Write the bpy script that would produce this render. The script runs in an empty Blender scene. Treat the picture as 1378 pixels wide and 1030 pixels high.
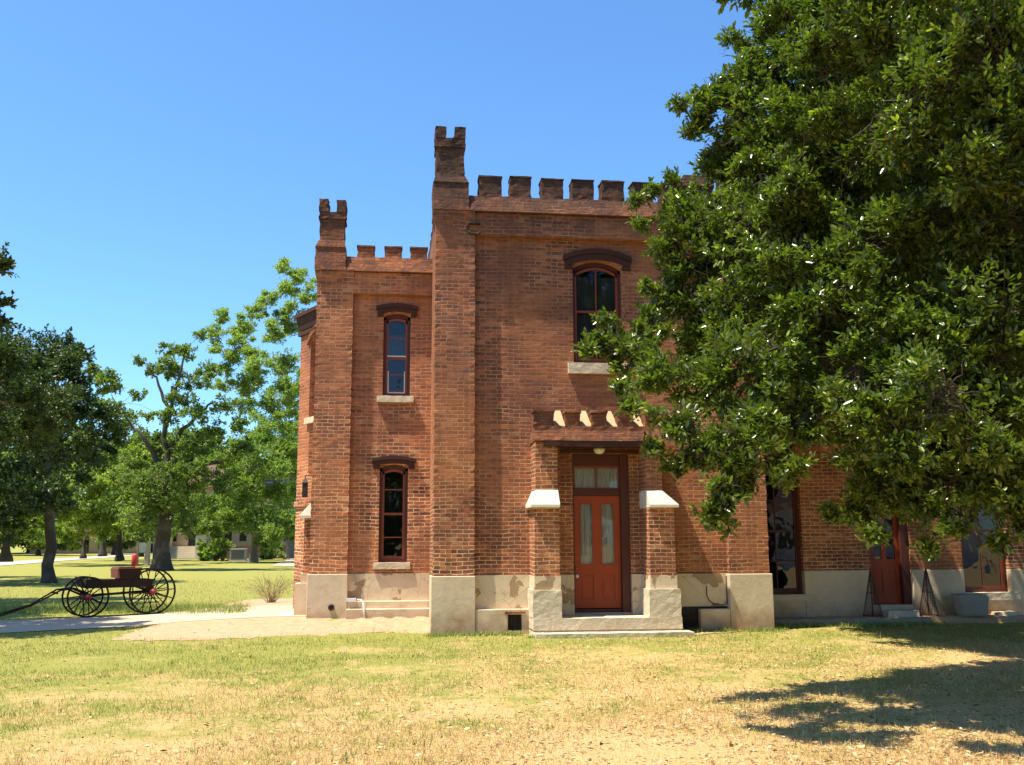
import bpy, bmesh, math, random
import numpy as np
from math import sin, cos, tan, pi, radians, sqrt, atan2
from mathutils import Vector, Matrix

random.seed(7)
RNG = np.random.default_rng(11)
SC = bpy.context.scene

# ------------------------------------------------------------------ camera, world, sun, exposure
FPX, CX, CY = 1314.0, 689.0, 515.0
PITCH, YAW, ROLL, EYE = radians(9.17), radians(7.0), radians(0.22), 1.6
fw = Vector((sin(YAW)*cos(PITCH), cos(YAW)*cos(PITCH), sin(PITCH)))
rt0 = Vector((cos(YAW), -sin(YAW), 0)); up0 = rt0.cross(fw)
rt = rt0*cos(ROLL) - up0*sin(ROLL); up = up0*cos(ROLL) + rt0*sin(ROLL)
cd = bpy.data.cameras.new('camera'); cam = bpy.data.objects.new('camera', cd); SC.collection.objects.link(cam)
M3 = Matrix((rt, up, -fw)).transposed()
cam.matrix_world = Matrix.Translation((0, 0, EYE)) @ M3.to_4x4()
cd.sensor_width = 36; cd.lens = 36*FPX/1378.0; cd.clip_start = 0.1; cd.clip_end = 3000
SC.camera = cam

SUN_DIR = Vector((0.37, 0.105, -0.925)).normalized()      # the way the light travels
w = bpy.data.worlds.new('World'); SC.world = w; w.use_nodes = True
wn = w.node_tree.nodes; wn.clear()
sky = wn.new('ShaderNodeTexSky'); sky.sky_type = 'NISHITA'; sky.sun_disc = False
sky.sun_elevation = math.asin(-SUN_DIR.z); sky.sun_rotation = atan2(-SUN_DIR.x, -SUN_DIR.y)
sky.air_density = 1.0; sky.dust_density = 0.4; sky.ozone_density = 2.5; sky.altitude = 0
bg = wn.new('ShaderNodeBackground'); bg.inputs['Strength'].default_value = 0.13
wo = wn.new('ShaderNodeOutputWorld')
tint = wn.new('ShaderNodeMix'); tint.data_type = 'RGBA'; tint.blend_type = 'MULTIPLY'; tint.inputs[0].default_value = 1.0
tint.inputs[7].default_value = (0.56, 0.82, 1.03, 1)
w.node_tree.links.new(sky.outputs[0], tint.inputs[6]); w.node_tree.links.new(tint.outputs[2], bg.inputs[0]); w.node_tree.links.new(bg.outputs[0], wo.inputs[0])
sd = bpy.data.lights.new('sun', 'SUN'); sd.energy = 5.0; sd.angle = radians(0.53); sd.color = (1.0, 0.915, 0.755)
sun = bpy.data.objects.new('sun', sd); SC.collection.objects.link(sun)
sun.rotation_euler = SUN_DIR.to_track_quat('-Z', 'Y').to_euler(); sun.location = (-10, -5, 30)
vs = SC.view_settings; vs.view_transform = 'Standard'; vs.look = 'None'; vs.gamma = 1.0; vs.use_curve_mapping = False
vs.exposure = 0.98
SC.cycles.max_bounces = 6; SC.cycles.transparent_max_bounces = 12

# ------------------------------------------------------------------ surveying helpers
def ray(px, py): return fw*FPX + rt*(px-CX) - up*(py-CY)
def at(px, py, Y):
    d = ray(px, py); return Vector((0, 0, EYE)) + d*(Y/d.y)
def G(px, py, z=0.0):
    d = ray(px, py); return Vector((0, 0, EYE)) + d*((z-EYE)/d.z)
def ss(a, b, x):
    t = min(1, max(0, (x-a)/(b-a))); return t*t*(3-2*t)
LEFT_RISE = 0.2
def ground_z(x, y):
    return LEFT_RISE*ss(16.8, 18.6, y)*ss(-5.5, -2.0, x)*(1-ss(-0.5, 1.5, x))*(1-ss(22, 30, y))
def GT(px, py):
    z = 0.0
    for _ in range(8): p = G(px, py, z); z = 0.5*z+0.5*ground_z(p.x, p.y)
    return p

# ------------------------------------------------------------------ materials
def mat(name):
    m = bpy.data.materials.new(name); m.use_nodes = True
    m.node_tree.nodes.clear(); return m, m.node_tree
class N:
    """a little node builder"""
    def __init__(s, name):
        s.m, s.t = mat(name)
        s.out = s.t.nodes.new('ShaderNodeOutputMaterial')
    def n(s, typ, ins=None, **props):
        nd = s.t.nodes.new(typ)
        for k, v in props.items(): setattr(nd, k, v)
        for k, v in (ins or {}).items():
            if hasattr(v, 'is_output') or isinstance(v, bpy.types.NodeSocket): s.t.links.new(v, nd.inputs[k])
            else: nd.inputs[k].default_value = v
        return nd
    def math(s, op, a, b=0.0, c=None, clamp=False):
        d = {0: a, 1: b}
        if c is not None: d[2] = c
        return s.n('ShaderNodeMath', d, operation=op, use_clamp=clamp).outputs[0]
    def noise(s, vec, scale, detail=4, rough=0.55, dist=0.0, out=0):
        return s.n('ShaderNodeTexNoise', {'Vector': vec, 'Scale': scale, 'Detail': detail, 'Roughness': rough, 'Distortion': dist}).outputs[out]
    def ramp(s, fac, stops, interp='LINEAR'):
        r = s.n('ShaderNodeValToRGB', {0: fac}); cr = r.color_ramp; cr.interpolation = interp
        while len(cr.elements) < len(stops): cr.elements.new(0.5)
        for e, (p, c) in zip(cr.elements, stops):
            e.position = p; e.color = (c, c, c, 1) if isinstance(c, (int, float)) else (*c, 1)
        return r.outputs[0]
    def mix(s, f, a, b, mode='MIX'):
        nd = s.n('ShaderNodeMix', data_type='RGBA', blend_type=mode, clamp_factor=True)
        for i, v in ((0, f), (6, a), (7, b)):
            if isinstance(v, bpy.types.NodeSocket): s.t.links.new(v, nd.inputs[i])
            elif i == 0: nd.inputs[0].default_value = v
            else: nd.inputs[i].default_value = (*v, 1)
        return nd.outputs[2]
    def pos(s): return s.n('ShaderNodeNewGeometry').outputs['Position']
    def uv(s): return s.n('ShaderNodeUVMap', uv_map='UVMap').outputs[0]
    def done(s, color, rough=0.8, height=None, bdist=0.01, bstr=1.0, spec=0.3, metal=0.0, **extra):
        p = s.n('ShaderNodeBsdfPrincipled')
        for k, v in {'Base Color': color, 'Roughness': rough, 'Specular IOR Level': spec, 'Metallic': metal, **extra}.items():
            if isinstance(v, bpy.types.NodeSocket): s.t.links.new(v, p.inputs[k])
            else: p.inputs[k].default_value = (*v, 1) if isinstance(v, tuple) and len(v) == 3 else v
        if height is not None:
            b = s.n('ShaderNodeBump', {'Height': height, 'Distance': bdist, 'Strength': bstr})
            s.t.links.new(b.outputs[0], p.inputs['Normal'])
        s.t.links.new(p.outputs[0], s.out.inputs[0]); return s.m

def brick_material(name, wear=1.0, gain=1.0):
    k = N(name); uv = k.uv(); P = k.pos()
    nz = k.n('ShaderNodeTexNoise', {'Vector': uv, 'Scale': 9.0, 'Detail': 3.0}).outputs[1]
    off = k.n('ShaderNodeVectorMath', {0: nz, 1: (0.5, 0.5, 0.5)}, operation='SUBTRACT').outputs[0]
    off = k.n('ShaderNodeVectorMath', {0: off, 'Scale': 0.020}, operation='SCALE').outputs[0]
    nz2 = k.n('ShaderNodeTexNoise', {'Vector': uv, 'Scale': 1.3, 'Detail': 2.0}).outputs[1]
    off2 = k.n('ShaderNodeVectorMath', {0: nz2, 1: (0.5, 0.5, 0.5)}, operation='SUBTRACT').outputs[0]
    off2 = k.n('ShaderNodeVectorMath', {0: off2, 'Scale': 0.07}, operation='SCALE').outputs[0]
    u2 = k.n('ShaderNodeVectorMath', {0: uv, 1: off}, operation='ADD').outputs[0]
    u2 = k.n('ShaderNodeVectorMath', {0: u2, 1: off2}, operation='ADD').outputs[0]
    BW, BH = 0.205, 0.069
    bt = k.n('ShaderNodeTexBrick', {'Vector': u2, 'Scale': 1.0, 'Mortar Size': 0.0095, 'Mortar Smooth': 0.35, 'Brick Width': BW, 'Row Height': BH, 'Bias': 0.0})
    bt.offset = 0.5; bt.offset_frequency = 2; bt.squash = 1.0
    fac = bt.outputs['Fac']
    sx = k.n('ShaderNodeSeparateXYZ', {0: u2})
    row = k.math('FLOOR', k.math('DIVIDE', sx.outputs[1], BH))
    par = k.math('MODULO', k.math('ADD', row, 1000.0), 2.0)
    col = k.math('FLOOR', k.math('ADD', k.math('DIVIDE', sx.outputs[0], BW), k.math('MULTIPLY', par, 0.5)))
    cell = k.n('ShaderNodeCombineXYZ', {0: col, 1: row})
    rnd = k.n('ShaderNodeTexWhiteNoise', {'Vector': cell.outputs[0]}, noise_dimensions='2D').outputs[0]
    bc = k.ramp(rnd, [(0.0, (0.09, 0.035, 0.022)), (0.2, (0.18, 0.064, 0.034)), (0.45, (0.30, 0.098, 0.046)), (0.72, (0.41, 0.128, 0.055)), (0.88, (0.55, 0.165, 0.06)), (1.0, (0.54, 0.28, 0.14))])
    fine = k.noise(uv, 60, 5, 0.7)
    bc = k.mix(k.math('MULTIPLY', fine, 0.6), bc, (0.20, 0.075, 0.042))
    z = k.n('ShaderNodeSeparateXYZ', {0: P}).outputs[2]
    big = k.noise(P, 0.9, 5, 0.6)
    med = k.noise(P, 4.5, 5, 0.65)
    # mortar: pale low on the wall, darker and browner higher up, and missing in patches
    hi = k.n('ShaderNodeMapRange', {0: k.math('ADD', z, k.math('MULTIPLY', big, 2.5)), 1: 3.0, 2: 5.5}).outputs[0]
    mc = k.mix(hi, (0.70, 0.49, 0.29), (0.50, 0.32, 0.20))
    if wear > 1: mc = k.mix(k.ramp(k.noise(P, 2.2, 4, 0.6), [(0.40, 0.1), (0.58, 0.85)]), mc, (0.085, 0.045, 0.032))  # rough brick: shade of the recessed joints put into the mortar colour
    mc = k.mix(k.ramp(med, [(0.48, 0.0), (0.68, 0.65)]), mc, (0.20, 0.085, 0.05))
    c = k.mix(fac, bc, mc)
    # old repairs, rubbed patches; the tan also paints highlights on protruding bricks
    c = k.mix(k.ramp(k.noise(P, 1.6, 6, 0.7, 0.6), [(0.56, 0.0), (0.70, 0.5)]), c, (0.38, 0.20, 0.12))
    c = k.mix(k.ramp(big, [(0.42, 0.0), (0.62, 0.5)]), c, (0.15, 0.058, 0.034))
    c = k.mix(k.math('MULTIPLY', hi, 0.30), c, (0.19, 0.078, 0.050))
    c = k.mix(k.math('MULTIPLY', k.ramp(k.noise(P, 0.55, 3), [(0.45, 0.0), (0.6, 1.0)]), 0.30), c, (0.50, 0.19, 0.075))
    st = k.n('ShaderNodeVectorMath', {0: P, 1: (3.2, 3.2, .35)}, operation='MULTIPLY').outputs[0]
    c = k.mix(k.ramp(k.noise(st, 1.0, 6, 0.65), [(0.52, 0.0), (0.72, 0.5)]), c, (0.13, 0.058, 0.038))
    if wear > 1:
        c = k.mix(k.ramp(k.noise(P, 3.3, 6, 0.7), [(0.47, 0.0), (0.62, 0.7)]), c, (0.12, 0.060, 0.045))
        c = k.mix(k.ramp(rnd, [(0.78, 0.0), (0.8, 0.45)], 'LINEAR'), c, (0.10, 0.045, 0.03))
    # soot and lichen on the weathered parapets
    gz = k.n('ShaderNodeMapRange', {0: k.math('ADD', z, k.math('MULTIPLY', med, 1.2)), 1: 7.75, 2: 8.7}).outputs[0]
    c = k.mix(k.math('MULTIPLY', gz, k.ramp(k.noise(P, 7, 5, 0.7), [(0.35, 0.55), (0.6, 0.95)])), c, (0.05, 0.036, 0.03))
    c = k.mix(k.ramp(k.noise(P, 23, 3, 0.6), [(0.66, 0.0), (0.72, 0.35)]), c, (0.36, 0.24, 0.15))
    c = k.mix(1.0, c, (gain, gain, gain), 'MULTIPLY')
    inv = k.math('SUBTRACT', 1.0, fac)
    h = k.math('ADD', k.math('MULTIPLY', inv, 1.0), k.math('MULTIPLY', rnd, 0.9 if wear > 1 else 0.6))
    h = k.math('ADD', h, k.math('MULTIPLY', fine, 0.6))
    h = k.math('ADD', h, k.math('MULTIPLY', k.noise(uv, 16, 3, 0.6), 0.9))
    return k.done(c, 0.93, h, 0.026 if wear > 1 else 0.014, 1.0, 0.1)

def stucco(name, base, peel=0.0, dirt=0.6, seed=0.0, bump=0.006):
    k = N(name); P = k.pos()
    P2 = k.n('ShaderNodeVectorMath', {0: P, 1: (seed, seed*2, 0)}, operation='ADD').outputs[0]
    n1 = k.noise(P2, 2.2, 5, 0.6); n2 = k.noise(P2, 30, 4, 0.6); z = k.n('ShaderNodeSeparateXYZ', {0: P}).outputs[2]
    c = k.mix(k.ramp(n1, [(0.35, 0.0), (0.7, 0.5)]), base, tuple(v*0.78 for v in base))
    c = k.mix(k.ramp(k.noise(P2, 9, 6, 0.7), [(0.5, 0.0), (0.75, 0.35)]), c, (0.36, 0.25, 0.15))
    d = k.n('ShaderNodeMapRange', {0: k.math('ADD', z, k.math('MULTIPLY', n1, -1.1)), 1: -0.1, 2: -0.62}).outputs[0]
    c = k.mix(k.math('MULTIPLY', d, dirt), c, (0.36, 0.20, 0.095))
    h = k.math('ADD', k.math('MULTIPLY', n2, 0.35), k.math('MULTIPLY', k.noise(P2, 6, 3), 1.2))
    if peel:
        pn = k.noise(P2, 2.6, 7, 0.55, 0.9)
        pk = k.ramp(pn, [(peel, 0.0), (peel+0.012, 1.0)])
        c = k.mix(pk, c, k.mix(n2, (0.42, 0.29, 0.17), (0.33, 0.22, 0.12)))
        h = k.math('SUBTRACT', h, k.math('MULTIPLY', pk, 2.0))
        cr = k.n('ShaderNodeTexVoronoi', {'Vector': P2, 'Scale': 1.9}, feature='DISTANCE_TO_EDGE').outputs[0]
        ck = k.ramp(cr, [(0.0, 0.45), (0.012, 0.0)])
        c = k.mix(ck, c, (0.16, 0.10, 0.06))
    return k.done(c, 0.9, h, bump, 0.9, 0.2)

def plain(name, col, rough=0.7, var=0.25, scale=8.0, spec=0.3, metal=0.0, bump=0.002, dirty=None):
    k = N(name); P = k.pos(); n1 = k.noise(P, scale, 5, 0.65)
    c = k.mix(n1, tuple(v*(1-var) for v in col), tuple(min(1, v*(1+var)) for v in col))
    if dirty: c = k.mix(k.ramp(k.noise(P, scale*0.6, 6, 0.7), [(0.45, 0.0), (0.7, 0.7)]), c, dirty)
    return k.done(c, rough, k.noise(P, scale*6, 4, 0.6), bump, 0.7, spec, metal)

def wood_paint(name, col, rough=0.5):
    k = N(name); P = k.pos()
    st = k.n('ShaderNodeVectorMath', {0: P, 1: (30, 30, 2.5)}, operation='MULTIPLY').outputs[0]
    g = k.noise(st, 1.0, 5, 0.6); n1 = k.noise(P, 5, 5, 0.6)
    c = k.mix(n1, tuple(v*0.75 for v in col), tuple(v*1.2 for v in col))
    c = k.mix(k.ramp(g, [(0.62, 0.0), (0.75, 0.35)]), c, tuple(v*0.45 for v in col))
    return k.done(c, rough, g, 0.0015, 0.5, 0.35)

def glass(name, tint=(0.93, 0.95, 0.94)):
    k = N(name)
    P = k.pos()
    b = k.n('ShaderNodeBump', {'Height': k.noise(P, 2.2, 2, 0.5), 'Distance': 0.012, 'Strength': 0.5})
    fr = k.n('ShaderNodeFresnel', {'IOR': 1.55, 'Normal': b.outputs[0]})
    gl = k.n('ShaderNodeBsdfGlossy', {'Color': (0.9, 0.95, 1, 1), 'Roughness': 0.02, 'Normal': b.outputs[0]})
    tr = k.n('ShaderNodeBsdfTransparent', {'Color': (*tint, 1)})
    f2 = k.math('MULTIPLY', fr.outputs[0], 1.05, clamp=True)
    mx = k.n('ShaderNodeMixShader', {0: f2, 1: tr.outputs[0], 2: gl.outputs[0]})
    k.t.links.new(mx.outputs[0], k.out.inputs[0]); return k.m

def foliage(name, dark, light, gloss=0.35, trans=0.35, third=None):
    k = N(name)
    a = k.n('ShaderNodeAttribute', attribute_name='leaf').outputs['Fac']
    c = k.ramp(a, [(0.0, dark), (0.75, light), (1.0, third or light)])
    P = k.pos()
    c = k.mix(k.ramp(k.noise(P, 0.6, 3), [(0.35, 0.0), (0.65, 0.4)]), c, tuple(v*0.8 for v in light))
    p = k.n('ShaderNodeBsdfPrincipled', {'Base Color': c, 'Roughness': gloss, 'Specular IOR Level': 0.5})
    tc = k.mix(1.0, c, (1.5, 1.9, 0.6), 'MULTIPLY')
    t = k.n('ShaderNodeBsdfTranslucent', {'Color': tc})
    mx = k.n('ShaderNodeMixShader', {0: trans, 1: p.outputs[0], 2: t.outputs[0]})
    k.t.links.new(mx.outputs[0], k.out.inputs[0]); return k.m

def bark(name, col=(0.10, 0.075, 0.055)):
    k = N(name); P = k.pos()
    st = k.n('ShaderNodeVectorMath', {0: P, 1: (1, 1, 0.25)}, operation='MULTIPLY').outputs[0]
    g = k.noise(st, 14, 6, 0.7); n1 = k.noise(P, 1.5, 3)
    c = k.mix(g, tuple(v*0.5 for v in col), tuple(v*1.7 for v in col))
    c = k.mix(k.ramp(n1, [(0.5, 0), (0.7, 0.4)]), c, (0.2, 0.18, 0.15))
    return k.done(c, 0.95, g, 0.03, 0.9, 0.1)

def grass_color(k, P, blade=False):
    s = k.n('ShaderNodeSeparateXYZ', {0: P}); X, Y = s.outputs[0], s.outputs[1]
    flat = k.n('ShaderNodeCombineXYZ', {0: X, 1: Y}).outputs[0]
    big = k.noise(flat, 0.28, 4, 0.6); med = k.noise(flat, 1.3, 6, 0.7, 0.4); small = k.noise(flat, 6.0, 5, 0.7)
    near = k.n('ShaderNodeMapRange', {0: Y, 1: 7.0, 2: 15.5, 3: -0.075, 4: 0.065}).outputs[0]
    left = k.n('ShaderNodeMapRange', {0: X, 1: 5.0, 2: -4.0, 3: -0.035, 4: 0.04}).outputs[0]
    far = k.n('ShaderNodeMapRange', {0: Y, 1: 19.0, 2: 24.0, 3: 0.0, 4: 0.13}).outputs[0]
    far2 = k.n('ShaderNodeMapRange', {0: Y, 1: 42.0, 2: 60.0, 3: 0.0, 4: -0.13}).outputs[0]
    g = k.math('ADD', k.math('MULTIPLY', big, 0.35), k.math('ADD', k.math('MULTIPLY', med, 0.42), k.math('MULTIPLY', small, 0.23)))
    for t in (near, left, far, far2): g = k.math('ADD', g, t)
    return g, big, med, small, flat

M = {}
M['brick'] = brick_material('old_brick', 1.0, 1.13)
M['brick_wing'] = brick_material('orange_brick', 1.0, 1.34)
M['brick_rough'] = brick_material('worn_brick', 1.5, 1.12)
M['stucco'] = stucco('cream_stucco', (0.66, 0.52, 0.35), 0, 0.85, 0.0)
M['stucco_peel'] = stucco('peeling_stucco', (0.68, 0.54, 0.36), 0.575, 0.6, 3.4)
M['stone'] = stucco('pale_stone', (0.62, 0.52, 0.37), 0, 0.15, 7.0, 0.02)
M['cap'] = plain('white_painted_stone', (0.64, 0.59, 0.47), 0.8, 0.08, 6, dirty=(0.5, 0.42, 0.3))
M['hood'] = plain('dark_brown_brick', (0.060, 0.024, 0.017), 0.85, 0.4, 20, bump=0.006)
M['maroon'] = wood_paint('maroon_paint', (0.085, 0.022, 0.013))
M['door_red'] = wood_paint('oxide_red_paint', (0.34, 0.055, 0.014), 0.55)
M['sash_red'] = wood_paint('brick_red_sash_paint', (0.23, 0.055, 0.022), 0.5)
M['white_sash'] = wood_paint('white_sash_paint', (0.55, 0.56, 0.58), 0.5)
M['beam'] = wood_paint('dark_stained_beam', (0.05, 0.02, 0.012))
M['glass'] = glass('window_glass')
M['iron'] = plain('black_iron', (0.025, 0.018, 0.016), 0.6, 0.4, 20, dirty=(0.08, 0.035, 0.02))
M['rust'] = plain('rusty_wire', (0.13, 0.055, 0.03), 0.8, 0.4, 20)
M['white'] = plain('white_plastic', (0.7, 0.7, 0.68), 0.5, 0.05, 10)
M['brass'] = plain('brass', (0.7, 0.5, 0.2), 0.3, 0.1, 10, metal=1.0)
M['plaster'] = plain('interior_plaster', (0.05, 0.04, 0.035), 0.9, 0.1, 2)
M['tar'] = plain('roof_felt', (0.08, 0.075, 0.07), 0.9, 0.3, 3)
M['mortar'] = plain('cream_mortar', (0.44, 0.30, 0.17), 0.9, 0.25, 14, bump=0.008)
M['path'] = plain('pale_concrete', (0.46, 0.37, 0.25), 0.9, 0.15, 1.2, bump=0.004, dirty=(0.42, 0.34, 0.24))
M['road'] = plain('grey_drive', (0.42, 0.40, 0.36), 0.9, 0.15, 0.6)
M['wood_dark'] = wood_paint('dark_wagon_wood', (0.017, 0.010, 0.008), 0.85)
M['wagon_red'] = wood_paint('wagon_red_paint', (0.22, 0.055, 0.038), 0.5)
M['red'] = plain('red_paint', (0.50, 0.045, 0.04), 0.45, 0.15, 10)
M['sand'] = plain('sandy_soil', (0.46, 0.305, 0.175), 0.97, 0.4, 7.0, bump=0.035, dirty=(0.40, 0.27, 0.15))
M['hall_wall'] = plain('tan_hall_wall', (0.44, 0.33, 0.20), 0.9, 0.12, 1)
M['hall_trim'] = plain('pale_hall_trim', (0.52, 0.45, 0.33), 0.9, 0.1, 1)
M['hall_roof'] = plain('brown_roof_tiles', (0.13, 0.075, 0.055), 0.9, 0.3, 2)
M['dark_glass'] = plain('dark_window', (0.02, 0.02, 0.022), 0.15, 0.1, 1, spec=0.6)
M['grey_metal'] = plain('grey_metal', (0.22, 0.23, 0.24), 0.5, 0.15, 6)
M['old_stone'] = stucco('old_grey_stone', (0.34, 0.31, 0.26), 0, 0.3, 5.0, 0.03)
M['hub_red'] = plain('dull_hub_red', (0.26, 0.03, 0.03), 0.6, 0.3, 14, dirty=(0.09, 0.04, 0.03))
M['bark'] = bark('oak_bark', (0.07, 0.053, 0.04)); M['bark_pale'] = bark('pale_bark', (0.2, 0.17, 0.13))

def curtain_mat():
    k = N('lace_curtain'); uv = k.uv()
    s = k.n('ShaderNodeSeparateXYZ', {0: uv}); st = k.n('ShaderNodeCombineXYZ', {0: k.math('MULTIPLY', s.outputs[0], 40.0), 1: k.math('MULTIPLY', s.outputs[1], 1.0)}).outputs[0]
    g = k.noise(st, 1.0, 3, 0.6); c = k.mix(g, (0.34, 0.33, 0.27), (0.85, 0.83, 0.74))
    lace = k.noise(uv, 120, 2, 0.7); c = k.mix(k.ramp(lace, [(0.45, 0), (0.6, 0.35)]), c, (0.15, 0.15, 0.13))
    return k.done(c, 0.95, g, 0.02, 0.8, 0.1)
M['curtain'] = curtain_mat()
M['shaded_curtain'] = plain('shade_toned_curtain', (.05, .055, .055), .9, .4, 3)  # window curtains: the dimness of the room is put into their colour

def ground_mat():
    k = N('lawn_soil'); P = k.pos(); g, big, med, small, flat = grass_color(k, P)
    fine = k.noise(flat, 38, 5, 0.75)
    dry = k.mix(fine, (0.36, 0.225, 0.088), (0.72, 0.525, 0.245))
    dry = k.mix(k.ramp(k.noise(flat, 0.9, 5, 0.6), [(0.4, 0), (0.65, 0.6)]), dry, (0.52, 0.345, 0.145))
    dry = k.mix(k.ramp(k.noise(flat, 3.1, 6, 0.7), [(0.55, 0), (0.68, 0.45)]), dry, (0.30, 0.175, 0.075))
    grn = k.mix(fine, (0.14, 0.155, 0.03), (0.40, 0.37, 0.095))
    c = k.mix(k.ramp(g, [(0.44, 0.0), (0.56, 1.0)]), dry, grn)
    Yc = k.n('ShaderNodeSeparateXYZ', {0: P}).outputs[1]
    c = k.mix(k.n('ShaderNodeMapRange', {0: Yc, 1: 18.0, 2: 30.0, 3: 0.0, 4: 0.7}).outputs[0], c, (0.27, 0.255, 0.065))  # far lawn: its greener tone, with some shade mixed into the colour too
    return k.done(c, 0.95, k.math('ADD', fine, small), 0.03, 0.8, 0.1)
M['lawn'] = ground_mat()
def blade_mat():
    k = N('grass_blade'); P = k.pos(); g, big, med, small, flat = grass_color(k, P)
    a = k.n('ShaderNodeAttribute', attribute_name='leaf').outputs['Fac']
    dry = k.ramp(a, [(0.0, (0.36, 0.235, 0.085)), (0.6, (0.68, 0.49, 0.21)), (1.0, (0.86, 0.72, 0.40))])
    grn = k.ramp(a, [(0.0, (0.10, 0.13, 0.02)), (0.6, (0.30, 0.33, 0.06)), (1.0, (0.54, 0.50, 0.15))])
    g2 = k.math('ADD', g, k.math('MULTIPLY', k.math('SUBTRACT', a, 0.5), 0.09))
    c = k.mix(k.ramp(g2, [(0.43, 0.0), (0.54, 1.0)]), dry, grn)
    p = k.n('ShaderNodeBsdfPrincipled', {'Base Color': c, 'Roughness': 0.7, 'Specular IOR Level': 0.2})
    t = k.n('ShaderNodeBsdfTranslucent', {'Color': c})
    mx = k.n('ShaderNodeMixShader', {0: 0.35, 1: p.outputs[0], 2: t.outputs[0]})
    k.t.links.new(mx.outputs[0], k.out.inputs[0]); return k.m
M['blade'] = blade_mat()

# ------------------------------------------------------------------ mesh helpers
def link(o, parent=None):
    SC.collection.objects.link(o)
    if parent is not None: o.parent = parent
    return o
def tag(o, label=None, cat=None, group=None, kind=None):
    for k_, v in (('label', label), ('category', cat), ('group', group), ('kind', kind)):
        if v: o[k_] = v
    return o
def empty(name, loc, label, cat, group=None, rz=0.0):
    o = bpy.data.objects.new(name, None); o.empty_display_size = 0.2; link(o)
    o.location = loc; o.rotation_euler = (0, 0, rz); return tag(o, label, cat, group)

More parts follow.
